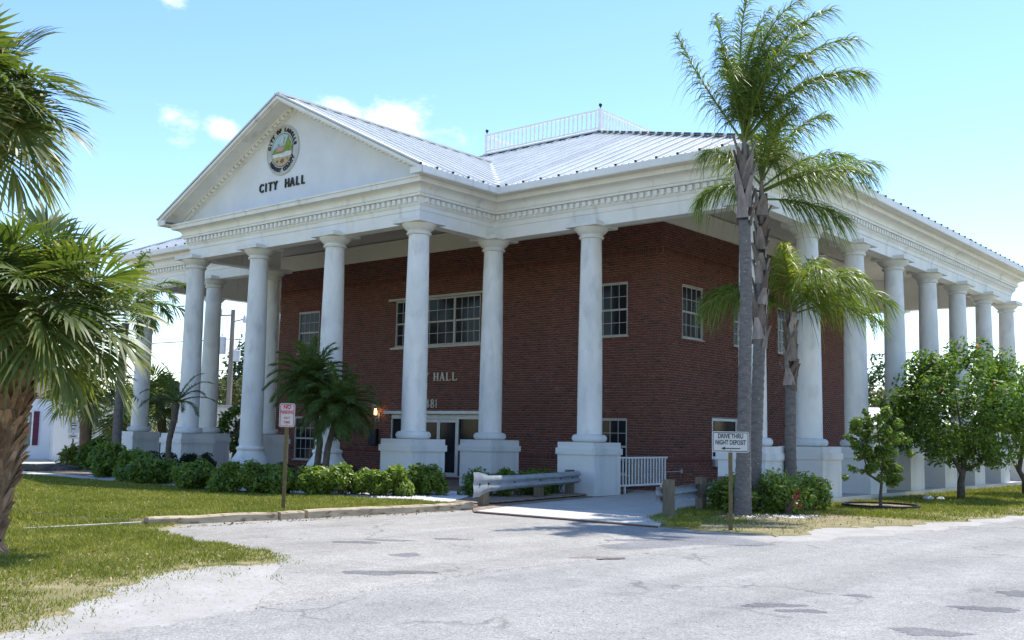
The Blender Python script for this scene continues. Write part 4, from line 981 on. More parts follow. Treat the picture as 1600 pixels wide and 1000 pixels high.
def fan(start, d0, pet, rad, hang, seed, nseg=42, tonebase=.4, dead=False, nrm=(0,0,1)):
    rr = np.random.default_rng(seed); d = np.array(d0, float); d /= np.linalg.norm(d); pts = [np.array(start, float)]
    for i in range(8):
        d = d+np.array([0,0,-1])*(.05+.02*i)*hang; d /= np.linalg.norm(d); pts.append(pts[-1]+d*pet/8)
    qb = QB(); v, f = qtube([tuple(x) for x in pts], list(np.linspace(.022,.011,9)), 5); qb.add(v, f, .72)
    T = d; S = np.cross(T, [0,0,1.]); S = S/max(np.linalg.norm(S),1e-6); N = np.cross(S, T); roll_ = rr.normal(0,.35); S, N = S*math.cos(roll_)+N*math.sin(roll_), N*math.cos(roll_)-S*math.sin(roll_)
    th = np.linspace(R(-145), R(145), nseg)+rr.normal(0,.015,nseg); dth = R(290)/nseg
    cup = .30
    ln = rad*(.72+.28*np.cos(th*.55))*rr.uniform(.93,1.05,nseg)
    # costapalmate: the midrib carries on into the blade and curves down
    cost = np.array([pts[-1]+T*rad*.42*a*max(0,1) +np.array([0,0,-1])*rad*.16*a*a for a in np.linspace(0,1,nseg)])
    w_ = np.clip(np.cos(th),0,1); base = pts[-1][None]+(T[None]*rad*.40*w_[:,None]**1.5)+np.array([0,0,-1.])*(rad*.12*w_**3)[:,None]
    dr = norm(T[None]*np.cos(th)[:,None]+S[None]*np.sin(th)[:,None]+N[None]*(cup*np.abs(np.sin(th))-.05)[:,None])
    st = np.array([0,.22,.45,.7,.87,1.0]); hg = hang*rr.uniform(.30,.62,nseg)
    L2 = ln-rad*.25*w_
    PP = base[:,None]+L2[:,None,None]*(st[None,:,None]*dr[:,None])+ (L2[:,None]*hg[:,None]*np.clip(st-.3,0,1)[None]**1.7*1.3)[...,None]*np.array([0,0,-1.])
    wv = norm(np.cross(dr, N[None]+rr.normal(0,.25,(nseg,3)))); wf = np.array([.05,.24,.46,.36,.17,.02])*dth*.66
    v, f = quads_strip(PP, wv[:,None]*(L2[:,None]*wf[None])[...,None], 6)
    tn = np.clip(rr.normal(tonebase,.10,nseg),0,1); tt = np.repeat(tn,5).reshape(nseg,5); tt[:,3:] += rr.uniform(.05,.35,(nseg,1)); qb.add(v, f, np.clip(tt,0,1).ravel())
    return qb
def cloud(n, centers, radii, size, seed, mean=.5, sd=.18, flat=.6, up=.5, squash=1.0):
    rr = np.random.default_rng(seed); centers = np.asarray(centers, float); radii = np.asarray(radii, float)
    k = rr.choice(len(centers), n, p=radii**2/np.sum(radii**2)); u = norm(rr.normal(0,1,(n,3))); q = rr.uniform(.35,1.0,n)**.6
    P = centers[k]+u*(q*radii[k])[:,None]*np.array([1,1,squash])
    nrm_ = norm(u*flat+rr.normal(0,.55,(n,3))+np.array([0,0,up])); a = norm(np.cross(nrm_, rr.normal(0,1,(n,3)))); bb = np.cross(nrm_, a)
    sz = size*rr.uniform(.6,1.25,n); a = a*sz[:,None]; bb = bb*(sz*.42)[:,None]
    v = np.stack([P-a, P+bb, P+a, P-bb], 1).reshape(-1,3); f = np.arange(4*n).reshape(n,4)
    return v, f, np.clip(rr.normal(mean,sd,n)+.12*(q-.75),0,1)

# ------------------------------------------------------------------ queen palms on the right
def palm_trunk(name, pts, rads, mt, parent, rings=True, seed=0, n=14):
    rr = np.random.default_rng(seed); P = [Vector(q) for q in pts]; tot = [0]
    for i in range(1,len(P)): tot.append(tot[-1]+(P[i]-P[i-1]).length)
    m_ = max(8, int(tot[-1]/.06)); Q = []; Rr = []
    for k in range(m_+1):
        s = tot[-1]*k/m_; i = max(j for j in range(len(P)) if tot[j] <= s+1e-9); i = min(i, len(P)-2); f_ = (s-tot[i])/(tot[i+1]-tot[i])
        Q.append(P[i].lerp(P[i+1], f_)); Rr.append((rads[i]+(rads[i+1]-rads[i])*f_)*(1+(.035 if k % 3 == 0 else -.01)*rings+rr.normal(0,.012)))
    mb = MB(); mb.tube(Q, Rr, n); o = mb.build(name, mt, parent, smooth=True); return o
def boots(parent, z0, z1, c0, c1, r0_, r1, n, seed, ln=.5, mt=None, out=.12, wid=.10):
    rr = np.random.default_rng(seed); mb = MB()
    for k in range(n):
        f_ = k/n; a = k*2.4+rr.normal(0,.2); c = Vector(c0).lerp(Vector(c1), f_); rd = r0_+(r1-r0_)*f_
        d = Vector((math.cos(a), math.sin(a), 0)); s = Vector((-d.y,d.x,0)); l_ = ln*rr.uniform(.7,1.25); ou = out*rr.uniform(.4,1.5); w_ = wid*rr.uniform(.8,1.2)
        b0 = c+d*rd*.92; b1 = b0+UP*l_*.5+d*ou*.25; b2 = b0+UP*l_+d*ou
        th = .025
        vs = []
        for q, ww in ((b0,w_*1.35),(b1,w_),(b2,w_*.42)):
            vs += [q-s*ww, q+d*th*1.3, q+s*ww, q-d*th]
        fs = []
        for i in range(2):
            for j in range(4): fs.append((i*4+j, i*4+(j+1) % 4, (i+1)*4+(j+1) % 4, (i+1)*4+j))
        fs += [(0,1,2,3),(8,9,10,11)]
        mb.add(vs, fs, float(rr.uniform(0,1)))
    o = mb.build('leaf_boots', mt or M['boot'], parent); return stuff(o)
def idir(right, away, up): v = RH*right+FH*away+UP*up; return (v.x, v.y, v.z)
def queen_palm(label, base, trunkpts, rads, boot, fronds, seed, group='queen palms by the driveway corner', wnd=.25):
    t = thing('queen_palm', label, 'palm tree', base, 0, group)
    palm_trunk('trunk', trunkpts, rads, M['trunk'], t, True, seed)
    c0, c1, rb0, rb1, nb, ln = boot
    boots(t, 0, 0, c0, c1, rb0, rb1, nb, seed, ln)
    c1v = Vector(c1)
    mb = MB(); mb.tube([c1v-UP*.5, c1v, c1v+UP*.45, c1v+UP*1.0], [rb1*.9, rb1*.8, rb1*.5, .03], 10); mb.build('crownshaft', M['boot'], t, smooth=True)
    for k, (ri, aw, up, Ln, dr, tb) in enumerate(fronds):
        d = Vector(idir(ri,aw,up)).normalized(); st = c1v+Vector((d.x,d.y,0))*.06+UP*(.1+.5*max(0,d.z))
        frond(st, d, Ln, dr, 120, .76, .023, .9, .45, seed*50+k, tb+.06, wind=tuple(RH*wnd)).build('frond', M['palmleaf'], t)
    return t
B1 = (1.35,-3.17,0)
def rel(px, py, B): v = on_pl(px, py, B)-Vector(B); return v
t1 = rel(1163,345,B1); t2 = rel(1163,262,B1)
queen_palm('tallest palm, straight grey trunk in front with windswept feathery crown above the roof', B1,
    [(0,0,-.1),(rel(1162,700,B1)),(rel(1166,450,B1)),t1], [.20,.150,.130,.128], (t1-UP*.1, t2+UP*.1, .14, .10, 18, .7),
    [(-.80,-.15,1.05,2.75,.15,.55),(-.34,.25,1.9,3.3,1.55,.5),(-.22,-.30,2.2,3.3,1.7,.5),(.06,.35,2.2,3.35,1.75,.55),(.22,-.10,2.2,3.45,1.75,.62),(.30,.15,1.9,3.4,1.7,.5),(.42,-.3,1.8,3.4,1.6,.55),(.66,.0,1.35,3.6,1.35,.55),(.80,.3,1.15,3.5,1.2,.5),(.85,-.25,1.1,3.1,1.35,.55),
     (.02,.0,2.4,3.1,1.7,.62),(-.15,.5,1.5,2.9,1.6,.4),(.25,-.6,1.4,2.7,1.5,.5),(.15,.2,1.8,2.6,1.8,.35),(.40,.1,1.6,2.7,1.8,.5),(-.40,-.4,1.3,2.2,1.8,.4),(.18,.05,2.0,3.2,1.9,.6)], 3, wnd=.55)
B2 = (0.98,-1.95,0)
t1 = rel(1187,520,B2); t2 = rel(1190,318,B2)
queen_palm('palm close behind the tallest one, with ragged grey boots under its crown', B2,
    [(0,0,-.1),(rel(1181,700,B2)),t1,(t1+t2)/2], [.17,.14,.135,.12], (t1-UP*.35, t2, .13, .09, 34, .5),
    [(1.0,-.1,.50,2.7,.75,.62),(.9,.35,.75,2.7,.9,.55),(.8,-.5,.35,2.4,.9,.6),(-.7,-.2,.75,1.7,1.7,.6),(-.8,.3,.35,1.5,1.6,.5),(.15,-.6,1.1,2.0,1.3,.5),(.3,.4,1.3,2.3,1.2,.45),(.55,.0,1.1,2.3,1.3,.6),(-.25,.1,1.3,1.9,1.4,.5),(.1,-.2,1.5,2.0,1.2,.5),(.6,-.2,-.05,1.9,.8,.45)], 4)
B3 = on_z(1237, 794); B3 = (B3.x, B3.y, 0)
t1 = rel(1235,605,B3); t2 = rel(1236,512,B3)
queen_palm('shortest of the three palms, with bright drooping fronds before the side columns', B3,
    [(0,0,-.1),(rel(1235,700,B3)),t1], [.17,.14,.128], (t1-UP*.1, t2+UP*.05, .12, .08, 22, .5),
    [(-.95,-.2,.50,2.5,1.75,.6),(-.9,.15,.62,2.3,1.6,.55),(-.75,.25,.6,2.0,1.5,.5),(.95,-.2,.60,2.5,1.6,.62),(1.0,.15,.40,2.4,1.4,.62),(.55,-.55,.7,2.0,1.6,.65),(-.25,-.4,1.2,1.6,1.4,.78),(-.40,.3,1.1,1.6,1.6,.65),(.35,.3,1.0,1.9,1.7,.6),(.1,-.6,.7,1.7,1.5,.65),(.85,.5,.75,2.4,1.7,.55),(-.15,.1,1.4,1.5,1.2,.75),(.6,-.1,.8,2.0,1.8,.7)], 5)

# ------------------------------------------------------------------ sabal palms at the left edge
def sabal(label, base, trunk, rads, crown, leaves, seed, group=None, rad=.95, mt='trunkbrown', nboot=0, nseg=42, tb=.4, name='sabal_palm'):
    t = thing(name, label, 'palm tree', base, 0, group)
    palm_trunk('trunk', trunk, rads, M[mt], t, False, seed, 16)
    if nboot: boots(t, 0, 0, trunk[1], trunk[-1], rads[1], rads[-1], nboot, seed, .32, M['bootbrown'], .12, .062)
    for k, lf in enumerate(leaves):
        d, pt_, rd, hg, tn = lf
        fan(crown, d, pt_, rd, hg, seed*100+k, nseg, tn).build('frond', M['fanleaf'], t)
    return t
M['bootbrown'] = mat('sabal_boots', (.30,.20,.13), (.17,.11,.075), 7, .9, bump=.4, bscale=25, tone=[(0,(.6,.55,.5)),(.6,(1,1,1)),(1,(1.5,1.5,1.5))])
def ball_leaves(n, seed, pet, rad, lo=-.5, hi=1.0, cut=None):
    rr = np.random.default_rng(seed); out = []
    for k in range(n):
        z = lo+(hi-lo)*(k+.5)/n; a = k*2.39996+rr.normal(0,.2); s = math.sqrt(max(0.05,1-min(.95,z*z)))
        out.append(((s*math.cos(a), s*math.sin(a), z+.12), pet*rr.uniform(.8,1.15)*(1-.15*(z > .7)), rad*rr.uniform(.85,1.1), 0.85-.42*z+rr.normal(0,.12), .48+.28*max(0,-z)+rr.normal(0,.07)))
    return out
A0 = Vector((-1.75,-17.28,0))
cr = rel(60,455,A0)
sabal('big fan palm with shaggy brown trunk at the left edge, lower of the two', A0, [(0,0,-.1), rel(-22,850,A0), rel(-19,790,A0), rel(-10,720,A0), rel(2,640,A0), rel(16,580,A0), rel(36,510,A0)], [.24,.18,.17,.165,.17,.18,.18], cr-UP*.2, ball_leaves(44, 11, .80, .90, lo=-.42), 21, 'fan palms on the front lawn', nboot=330)
A1 = Vector((-6.4,-15.2,0)); A1 = on_dist(-45, 700, 19.0); A1.z = 0
cr = rel(-50,150,A1)
sabal('taller fan palm standing behind the big one, its crown cut by the left edge', A1, [(0,0,-.1), rel(-46,600,A1), rel(-47,330,A1), cr-UP*.3], [.24,.19,.19,.22], cr, ball_leaves(40, 13, 1.10, 1.12, lo=-.5), 22, 'fan palms on the front lawn', nboot=40)

# ------------------------------------------------------------------ smaller palms by the portico and to the left
def feather_palm(name, label, base, trunk, rads, crown, n, Ln, seed, lo=-.2, mt='dateleaf', ll=.26, lw=.016, hang=.25, droop=1.3, plum=.12, tb=.45, group=None, nl=60, cut=None, trunkmat='bark'):
    t = thing(name, label, 'palm tree', base, 0, group); rr = np.random.default_rng(seed)
    palm_trunk('trunk', trunk, rads, M[trunkmat], t, True, seed, 10)
    for k in range(n):
        z = lo+(1-lo)*((k+.5)/n)**.9; a = k*2.39996; s = math.sqrt(max(.06,1-min(.94,z*z)))
        frond(crown, (s*math.cos(a), s*math.sin(a), z+.15), Ln*rr.uniform(.85,1.1), droop*rr.uniform(.8,1.15), nl, ll, lw, hang, plum, seed*70+k, tb+rr.normal(0,.05)).build('frond', M[mt], t)
    return t
Bp = on_y(492,735,-5.0); Bp.z = .05
feather_palm('pygmy_date_palm', 'taller pygmy date palm in the bed in front of the portico columns', Bp, [(0,0,-.05), rel(500,690,Bp)*1, rel(492,640,Bp), rel(484,600,Bp)], [.10,.09,.08,.08], rel(484,592,Bp), 48, 1.18, 31, lo=-.85, ll=.36, nl=80, lw=.018, droop=1.2, group='pygmy date palms by the portico')
Bq = on_y(505,735,-5.2); Bq.z = .05
feather_palm('pygmy_date_palm', 'shorter pygmy date palm leaning right beside the taller one, under the lantern side', Bq, [(0,0,-.05), rel(512,700,Bq), rel(522,665,Bq), rel(528,640,Bq)], [.10,.09,.08,.08], rel(528,632,Bq), 46, 1.12, 32, lo=-.9, ll=.34, nl=80, lw=.018, droop=1.3, group='pygmy date palms by the portico')
Br = on_y(262,715,-5.6); Br.z = 0
feather_palm('small_palm', 'small leaning palm with thin drooping crown in front of the left portico column', Br, [(0,0,-.05), rel(264,690,Br), rel(272,655,Br), rel(275,630,Br)], [.09,.085,.10,.12], rel(276,628,Br), 13, 1.35, 33, lo=-.1, ll=.22, droop=1.5, tb=.3, nl=45)
Bs = on_dist(181, 735, 39.5); Bs.z = 0
feather_palm('queen_palm', 'slender palm with ringed grey trunk and feather fronds before the far left column', Bs, [(0,0,-.05), rel(184,650,Bs), rel(190,580,Bs), rel(196,505,Bs)], [.17,.15,.14,.13], rel(198,485,Bs), 16, 2.6, 34, lo=0.0, mt='palmleaf', ll=.55, lw=.045, hang=.5, droop=1.9, plum=.35, tb=.5, trunkmat='trunk')
Bt = on_dist(133, 735, 41); Bt.z = 0
cr = rel(136,600,Bt)
sabal('thick trunked palm above a bush in front of the white side building', Bt, [(0,0,-.1), rel(133,690,Bt), rel(135,640,Bt), rel(136,610,Bt)], [.22,.2,.22,.24], cr, ball_leaves(16, 15, 1.0, .95), 23, None, nseg=30)
Bu = on_dist(197, 700, 50); Bu.z = 0
cr = rel(198,640,Bu)
sabal('fan palm with rusty brown dead skirt behind the far left column', Bu, [(0,0,-.1), rel(197,690,Bu), rel(197,660,Bu), cr], [.3,.28,.28,.26], cr, ball_leaves(26, 16, 1.2, 1.2, lo=-1.0), 24, None, nboot=40, nseg=26, tb=.6)
Bv = on_dist(255, 660, 47); Bv.z = 0
cr = rel(250,620,Bv)
sabal('fan palm standing between the far left column and the portico columns', Bv, [(0,0,-.1), rel(254,680,Bv), cr-UP*.2, cr], [.2,.18,.2,.2], cr, ball_leaves(16, 17, .9, .95, lo=-.9), 25, None, nseg=26)

# ------------------------------------------------------------------ shrubs and hedges
def shrub(name, label, x, y, rx, ry, h, n, size, mt, seed, group=None, z0=.03, mean=.5, cat='shrub', stems=6, nclump=26):
    t = thing(name, label, cat, (x,y,z0), 0, group); rr = np.random.default_rng(seed); cs = []; rs = []
    for k in range(nclump):
        a = rr.uniform(0,6.283); q = rr.uniform(0,1)**.5; zz = rr.uniform(.12,1); lim = math.sqrt(max(.1,1-(max(0,zz-.45)/.62)**2))
        cs.append((rx*.78*q*lim*math.cos(a), ry*.78*q*lim*math.sin(a), h*(.12+.70*zz))); rs.append(min(rx,ry,h)*rr.uniform(.28,.48))
    v, f, tn = cloud(n, cs, rs, size, seed, mean); v[:,2] = np.maximum(v[:,2], .02)
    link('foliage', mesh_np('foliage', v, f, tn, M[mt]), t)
    mb = MB()
    for k in range(stems):
        a = rr.uniform(0,6.283); mb.tube([(0.05*math.cos(a),0.05*math.sin(a),-.05),(rx*.4*math.cos(a),ry*.4*math.sin(a),h*.45),(rx*.6*math.cos(a+.4),ry*.6*math.sin(a+.4),h*.75)], [.014,.01,.004], 5)
    mb.build('stems', M['bark'], t)
    return t
hp = [(305,772,'first round hedge shrub at the left end of the front row'),(352,776,'second hedge shrub from the left in the front row'),(398,778,'hedge shrub left of the no parking post in the front row'),(440,780,'hedge shrub right behind the no parking sign post'),
      (487,781,'hedge shrub under the pygmy date palms in the front row'),(535,781,'bright hedge shrub right of the pygmy date palms'),(580,782,'sunlit hedge shrub left of the corner pedestal'),(622,782,'sunlit hedge shrub in front of the corner pedestal'),(665,781,'last dark hedge shrub next to the white step')]
for k, (px, py, lb_) in enumerate(hp):
    q = on_z(px, py-7, ZB); s_ = (q-CAM).length/1614.58
    rx = 36*s_; shrub('hedge_shrub', lb_, q.x, q.y, rx, rx*.9, 43*s_*(1+.05*((k*7) % 3-1)), 5200, .058, 'hedge', 40+k, 'clipped shrubs in front of the portico', z0=ZB, mean=.50+.06*(k > 3))  # sunlight on the right-hand shrubs put into lighter leaf tones
for k, (px, py, lb_) in enumerate([(170,752,'leftmost leafy shrub of the left hedge mound'),(212,758,'middle leafy shrub of the left hedge mound'),(240,762,'right low shrub of the left hedge mound')]):
    q = on_z(px, py-6, ZB); s_ = (q-CAM).length/1614.58
    shrub('hedge_shrub', lb_, q.x, q.y, 40*s_, 34*s_, (45-5*k)*s_, 5000, .08, 'hedge', 60+k, 'shrubs of the left hedge mound', z0=ZB, mean=.45)
for k, px in enumerate((232, 262, 292, 318)):
    q = on_y(px, 740, -5.0); s_ = (q-CAM).length/1614.58
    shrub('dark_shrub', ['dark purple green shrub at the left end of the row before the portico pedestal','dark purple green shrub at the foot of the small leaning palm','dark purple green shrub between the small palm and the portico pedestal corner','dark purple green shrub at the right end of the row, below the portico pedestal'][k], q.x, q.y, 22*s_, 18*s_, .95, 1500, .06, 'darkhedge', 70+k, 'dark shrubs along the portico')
for k, (px, py) in enumerate([(440,724),(500,726),(550,728)]):
    q = on_y(px, 735, -4.6 if k < 1 else -4.35); s_ = (q-CAM).length/1614.58
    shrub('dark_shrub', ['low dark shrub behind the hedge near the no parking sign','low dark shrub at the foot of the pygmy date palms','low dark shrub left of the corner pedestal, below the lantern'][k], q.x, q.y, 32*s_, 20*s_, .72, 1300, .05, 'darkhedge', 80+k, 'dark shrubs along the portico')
for k, (px, py, hh) in enumerate([(745,785,.75),(790,783,.78),(835,781,.72),(875,780,.66)]):
    q = on_y(px-[0,0,6,24][k], 770, [-3.9,-3.2,-2.3,-1.3][k]); s_ = 26/1614.58
    shrub('hedge_shrub', ['shaded low shrub next to the entrance, behind the guard rail flare','second shaded shrub behind the long guard rail','third shaded shrub behind the long guard rail','last shaded shrub behind the guard rail, touching the white pedestal'][k], q.x, q.y, 34*s_, 30*s_, hh, 2000, .055, 'hedge', 90+k, 'shrubs behind the guard rail', mean=.35)  # shade on these shrubs put into a darker leaf tone
shrub('palm_bush', 'round green bush left of the tallest palm trunk behind the drive thru sign', .72, -2.45, .62, .62, .78, 2600, .06, 'hedge', 101, 'bushes round the palms', mean=.55)
shrub('palm_bush', 'green bush right of the tallest palm trunk with red leaves in front', 1.55, -1.75, .78, .72, .86, 3400, .06, 'hedge', 102, 'bushes round the palms', mean=.55)
shrub('palm_bush', 'green bush at the foot of the shortest palm', 1.50, -.55, .72, .68, .84, 3000, .06, 'hedge', 103, 'bushes round the palms', mean=.58)
t = thing('red_leaf_plant', 'sparse plant with bright red leaves in front of the palm bush', 'plant', (1.95,-2.35,.03))
mb = MB(); rr = np.random.default_rng(9); cs = []
for k in range(9):
    e = (rr.uniform(-.08,.3), rr.uniform(-.12,.2), rr.uniform(.2,.52)); cs.append(e); mb.tube([(0,0,-.03),(e[0]*.5,e[1]*.5,e[2]*.6),e], [.012,.009,.004], 5)
mb.build('stems', M['bark'], t); v, f, tn = cloud(70, cs[:4]+[(.2,.1,.42)], [.07]*4+[.08], .04, 5, .5); link('leaves', mesh_np('leaves', v, f, tn, M['redflower']), t)
q = on_dist(115, 735, 41.5)
shrub('croton_bush', 'yellow green variegated bush in front of the white side building', q.x, q.y, .75, .6, 1.0, 900, .10, 'croton', 105, None, 0)
q = on_dist(148, 738, 40.5)
shrub('dark_bush', 'dark spiky bush around the thick palm trunk', q.x, q.y, 1.1, .8, 1.15, 1400, .12, 'hedge', 106, None, 0, mean=.25)

# ------------------------------------------------------------------ citrus trees on the right verge
def tree(name, label, base, branches, clumps, n, size, mt, seed, group=None, tr=.09, fruits=None, cat='tree', mean=.5, squash=1.0, h0=None):
    t = thing(name, label, cat, base, 0, group); mb = MB(); rr = np.random.default_rng(seed)
    for pts, r0_, r1 in branches: mb.tube(pts, list(np.linspace(r0_, r1, len(pts))), 8)
    mb.build('trunk', M['bark'], t, smooth=True)
    v, f, tn = cloud(n, [c[:3] for c in clumps], [c[3] for c in clumps], size, seed, mean, squash=squash)
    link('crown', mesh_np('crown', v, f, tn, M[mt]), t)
    for fx, fy_, fz in (fruits or []):
        q_ = MB(); q_.lathe([(.0,-.045),(.03,-.037),(.045,0),(.03,.037),(.0,.045)], 8, (fx,fy_,fz)); q_.build('orange', M['orange'], t, smooth=True)
    return t
def crown_clumps(cx, cy, cz, rx, ry, rz_, n, rr, lo=.18, hi=.32):
    out = []
    for k in range(n):
        u = norm(rr.normal(0,1,3)); q = rr.uniform(.35,1)**.5
        out.append((cx+u[0]*rx*q, cy+u[1]*ry*q, cz+u[2]*rz_*q, min(rx,rz_)*rr.uniform(lo,hi)))
    return out
Ts = Vector((2.28,2.24,0)); rr = np.random.default_rng(51)
cl = [tuple(rel(px,py,Ts)+FH*dz)+(r_,) for px,py,dz,r_ in ((1345,660,0,.17),(1352,690,.1,.16),(1385,668,-.1,.16),(1368,650,.1,.12),(1378,705,-.15,.2),(1395,725,.1,.2),(1362,712,.2,.18),(1400,690,0,.14),(1340,680,.1,.12),(1390,745,-.1,.14),(1355,730,0,.12))]
cl = [(c[0]+rr.normal(0,.14), c[1]+rr.normal(0,.17), c[2]+rr.normal(0,.14), c[3]*rr.uniform(.6,1.0)) for c in cl for _ in range(8)]
tree('young_citrus_tree', 'small young citrus tree in a round black edged bed', Ts, [([(0,0,-.05),(0,0,.3),tuple(rel(1378,745,Ts)),tuple(rel(1380,705,Ts))],.05,.02),([tuple(rel(1374,752,Ts)),tuple(rel(1358,742,Ts)),tuple(rel(1350,715,Ts)),tuple(rel(1348,670,Ts))],.035,.008),([tuple(rel(1376,740,Ts)),tuple(rel(1395,735,Ts)),tuple(rel(1398,700,Ts))],.02,.006),([tuple(rel(1378,720,Ts)),tuple(rel(1372,680,Ts)),tuple(rel(1370,650,Ts))],.02,.006)], cl, 8000, .052, 'young', 52, mean=.55)
mb = MB(); rr = np.random.default_rng(5)
for k in range(40):
    a0, a1_ = 2*math.pi*k/40, 2*math.pi*(k+1)/40
    mb.add([(.92*math.cos(a0),.92*math.sin(a0),0),(.92*math.cos(a1_),.92*math.sin(a1_),0),(.92*math.cos(a1_),.92*math.sin(a1_),.10),(.92*math.cos(a0),.92*math.sin(a0),.10),(.87*math.cos(a0),.87*math.sin(a0),0),(.87*math.cos(a1_),.87*math.sin(a1_),0),(.87*math.cos(a1_),.87*math.sin(a1_),.10),(.87*math.cos(a0),.87*math.sin(a0),.10)],[(0,1,2,3),(5,4,7,6),(3,2,6,7)])
tring = thing('tree_ring', 'black plastic edging ring around the small young citrus tree', 'edging', (2.28,2.24,.02)); mb.build('edging', M['edging'], tring)
mb = MB(); mb.lathe([(.0,0),(.868,0),(.86,.05),(.0,.06)], 30); mb.build('mulch', M['mulch'], tring)
To = Vector((2.45,8.06,0)); rr = np.random.default_rng(53)
cc = rel(1500,635,To)
cl = crown_clumps(cc.x, cc.y, cc.z, 2.0, 2.0, 1.6, 110, rr, .2, .34)+[tuple(rel(px,py,To))+(r_,) for px,py,r_ in ((1535,545,.35),(1500,560,.35),(1450,590,.4),(1570,560,.4),(1590,640,.4),(1425,640,.4),(1405,620,.25),(1412,680,.3),(1460,700,.35),(1560,700,.35))]
fr = [tuple(rel(px,py,To)-FH*1.35) for px,py in ((1515,618),(1527,619),(1440,610),(1494,547),(1570,553),(1520,603))]
tree('orange_tree', 'full dark green orange tree with a few oranges on the side lawn', To, [([(0,0,-.05),(0,0,.5),tuple(rel(1505,735,To)),tuple(rel(1510,690,To))],.13,.06),([tuple(rel(1504,742,To)),tuple(rel(1490,718,To)),tuple(rel(1478,690,To))],.07,.03),([tuple(rel(1506,735,To)),tuple(rel(1530,725,To)),tuple(rel(1545,690,To))],.06,.02),([tuple(rel(1506,725,To)),tuple(rel(1500,660,To)),tuple(rel(1490,600,To))],.05,.015)], cl, 21000, .08, 'citrus', 54, 'orange trees on the side lawn', fruits=fr, mean=.47)
Tp = Vector((3.0,12.9,0)); rr = np.random.default_rng(55)
cc = rel(1625,640,Tp); cl = crown_clumps(cc.x, cc.y, cc.z, 1.8, 1.8, 1.6, 70, rr, .2, .34)
tree('orange_tree', 'second orange tree further back, cut by the right edge', Tp, [([(0,0,-.05),(-.02,0,.5),tuple(rel(1592,735,Tp)),tuple(rel(1600,690,Tp))],.13,.06),([tuple(rel(1594,740,Tp)),tuple(rel(1580,715,Tp)),tuple(rel(1572,690,Tp))],.06,.02)], cl, 9000, .08, 'citrus', 56, 'orange trees on the side lawn', mean=.4)
To2 = Vector((3.6,18.5,0)); cl = crown_clumps(0,0,2.2,1.7,1.7,1.4,50,np.random.default_rng(57))
tree('orange_tree', 'third orange tree far along the side lawn', To2, [([(0,0,-.05),(0,0,.9),(.1,0,1.8)],.12,.06)], cl, 5000, .09, 'citrus', 58, 'orange trees on the side lawn')
mb = MB(); rr = np.random.default_rng(91)
for x, y, s_ in ((2.0,6.6,.16),(2.25,6.9,.12),(1.8,6.9,.11)):
    q_ = MB(); q_.lathe([(.0,-.02),(s_*.8,.0),(s_,s_*.4),(s_*.6,s_*.8),(.0,s_*.9)], 9); o = q_.build('rock', M['gravel'] if x > 1.9 else M['rock'], None, (x,y,.03)); tag(o, {2.0:'largest pale rock on the grass left of the orange tree trunk',2.25:'smaller pale rock just behind the largest one, left of the orange tree',1.8:'dark small rock by the foundation ledge, beside two pale rocks'}[x], 'rock', 'rocks by the orange tree')

# ------------------------------------------------------------------ white side building, pole, trees beyond
ang = math.atan2(.94, .34); sb = thing('side_building', 'low white stucco building with recessed shopfront left of the city hall', 'building', (-35.7, .2, 0), ang)
q = MB(); q.box((0,0,-.1),(38,9,2.72)); q.build('wall', M['plaster'], sb)
q = MB(); q.box((-.06,-.10,2.73),(38.1,9.1,2.85)); q.build('roof_edge', M['roofdark'], sb)
q = MB(); q.box((-14,1.3,-.1),(-.005,9,2.9)); q.build('recessed_wall', M['plaster_shade'], sb)
q = MB(); q.prism([(1.25,2.91),(1.25,3.0),(1.6,4.1),(3,4.1),(3,2.91)], 'x', -14, 1.8); q.build('mansard_roof', mat('wood_shingle', (.36,.29,.22), (.26,.21,.16), 6, .9, stretch=(8,1,1)), sb)
q = MB(); q.box((-14,-.2,-.05),(-.02,1.28,.06)); q.build('step', M['concrete'], sb)
def sbwin(x0, x1, z0, z1, shut):
    f_ = MB(); f_.box((x0-.06,1.24,z0-.06),(x1+.06,1.298,z0)); f_.box((x0-.06,1.24,z1),(x1+.06,1.298,z1+.06)); f_.box((x0-.06,1.24,z0),(x0,1.298,z1)); f_.box((x1,1.24,z0),(x1+.06,1.298,z1)); w_ = f_.build('window', M['white'], sb)
    g_ = MB(); g_.box((x0,1.27,z0),(x1,1.295,z1)); g_.build('pane', mat('shop_glass', (.12,.2,.19), (.2,.26,.24), 2, .15), w_)
    if shut:
        for a_ in (x0-.32, x1+.08):
            s_ = MB(); s_.box((a_,1.23,z0-.05),(a_+.24,1.296,z1+.05)); s_.build('shutter', M['maroon'], sb)
    return w_
w_ = sbwin(-1.45,-.85,.75,2.25,True)
q = MB(); q.box((-1.40,1.262,1.25),(-.95,1.268,1.65)); q.build('poster', mat('red_poster', (.5,.06,.04)), w_)
q = MB(); q.box((-1.38,1.262,1.75),(-.95,1.268,2.1)); q.build('poster', mat('pale_poster', (.5,.5,.48)), w_)
w_ = sbwin(-3.2,-2.3,.1,2.15,False)
for z_ in (.7,1.2,1.7):
    q = MB(); q.box((-3.0,1.262,z_),(-2.55,1.268,z_+.28)); q.build('poster', mat('door_poster', (.42,.42,.3), (.6,.6,.55), 8), w_)
sbwin(-5.0,-3.8,.75,2.25,True)
up_ = on_dist(356, 660, 62); up_.z = 0
t = thing('utility_pole', 'wooden utility pole with grey transformers seen between the portico columns', 'utility pole', up_)
top = rel(357,484,up_).z
mb = MB(); mb.tube([(0,0,-.2),(0,0,top*.5),(0,0,top)], [.17,.15,.12], 10); mb.build('shaft', M['pole'], t)
def R3(r_, a_, z_): v = RH*r_+FH*a_; return (v.x, v.y, z_)
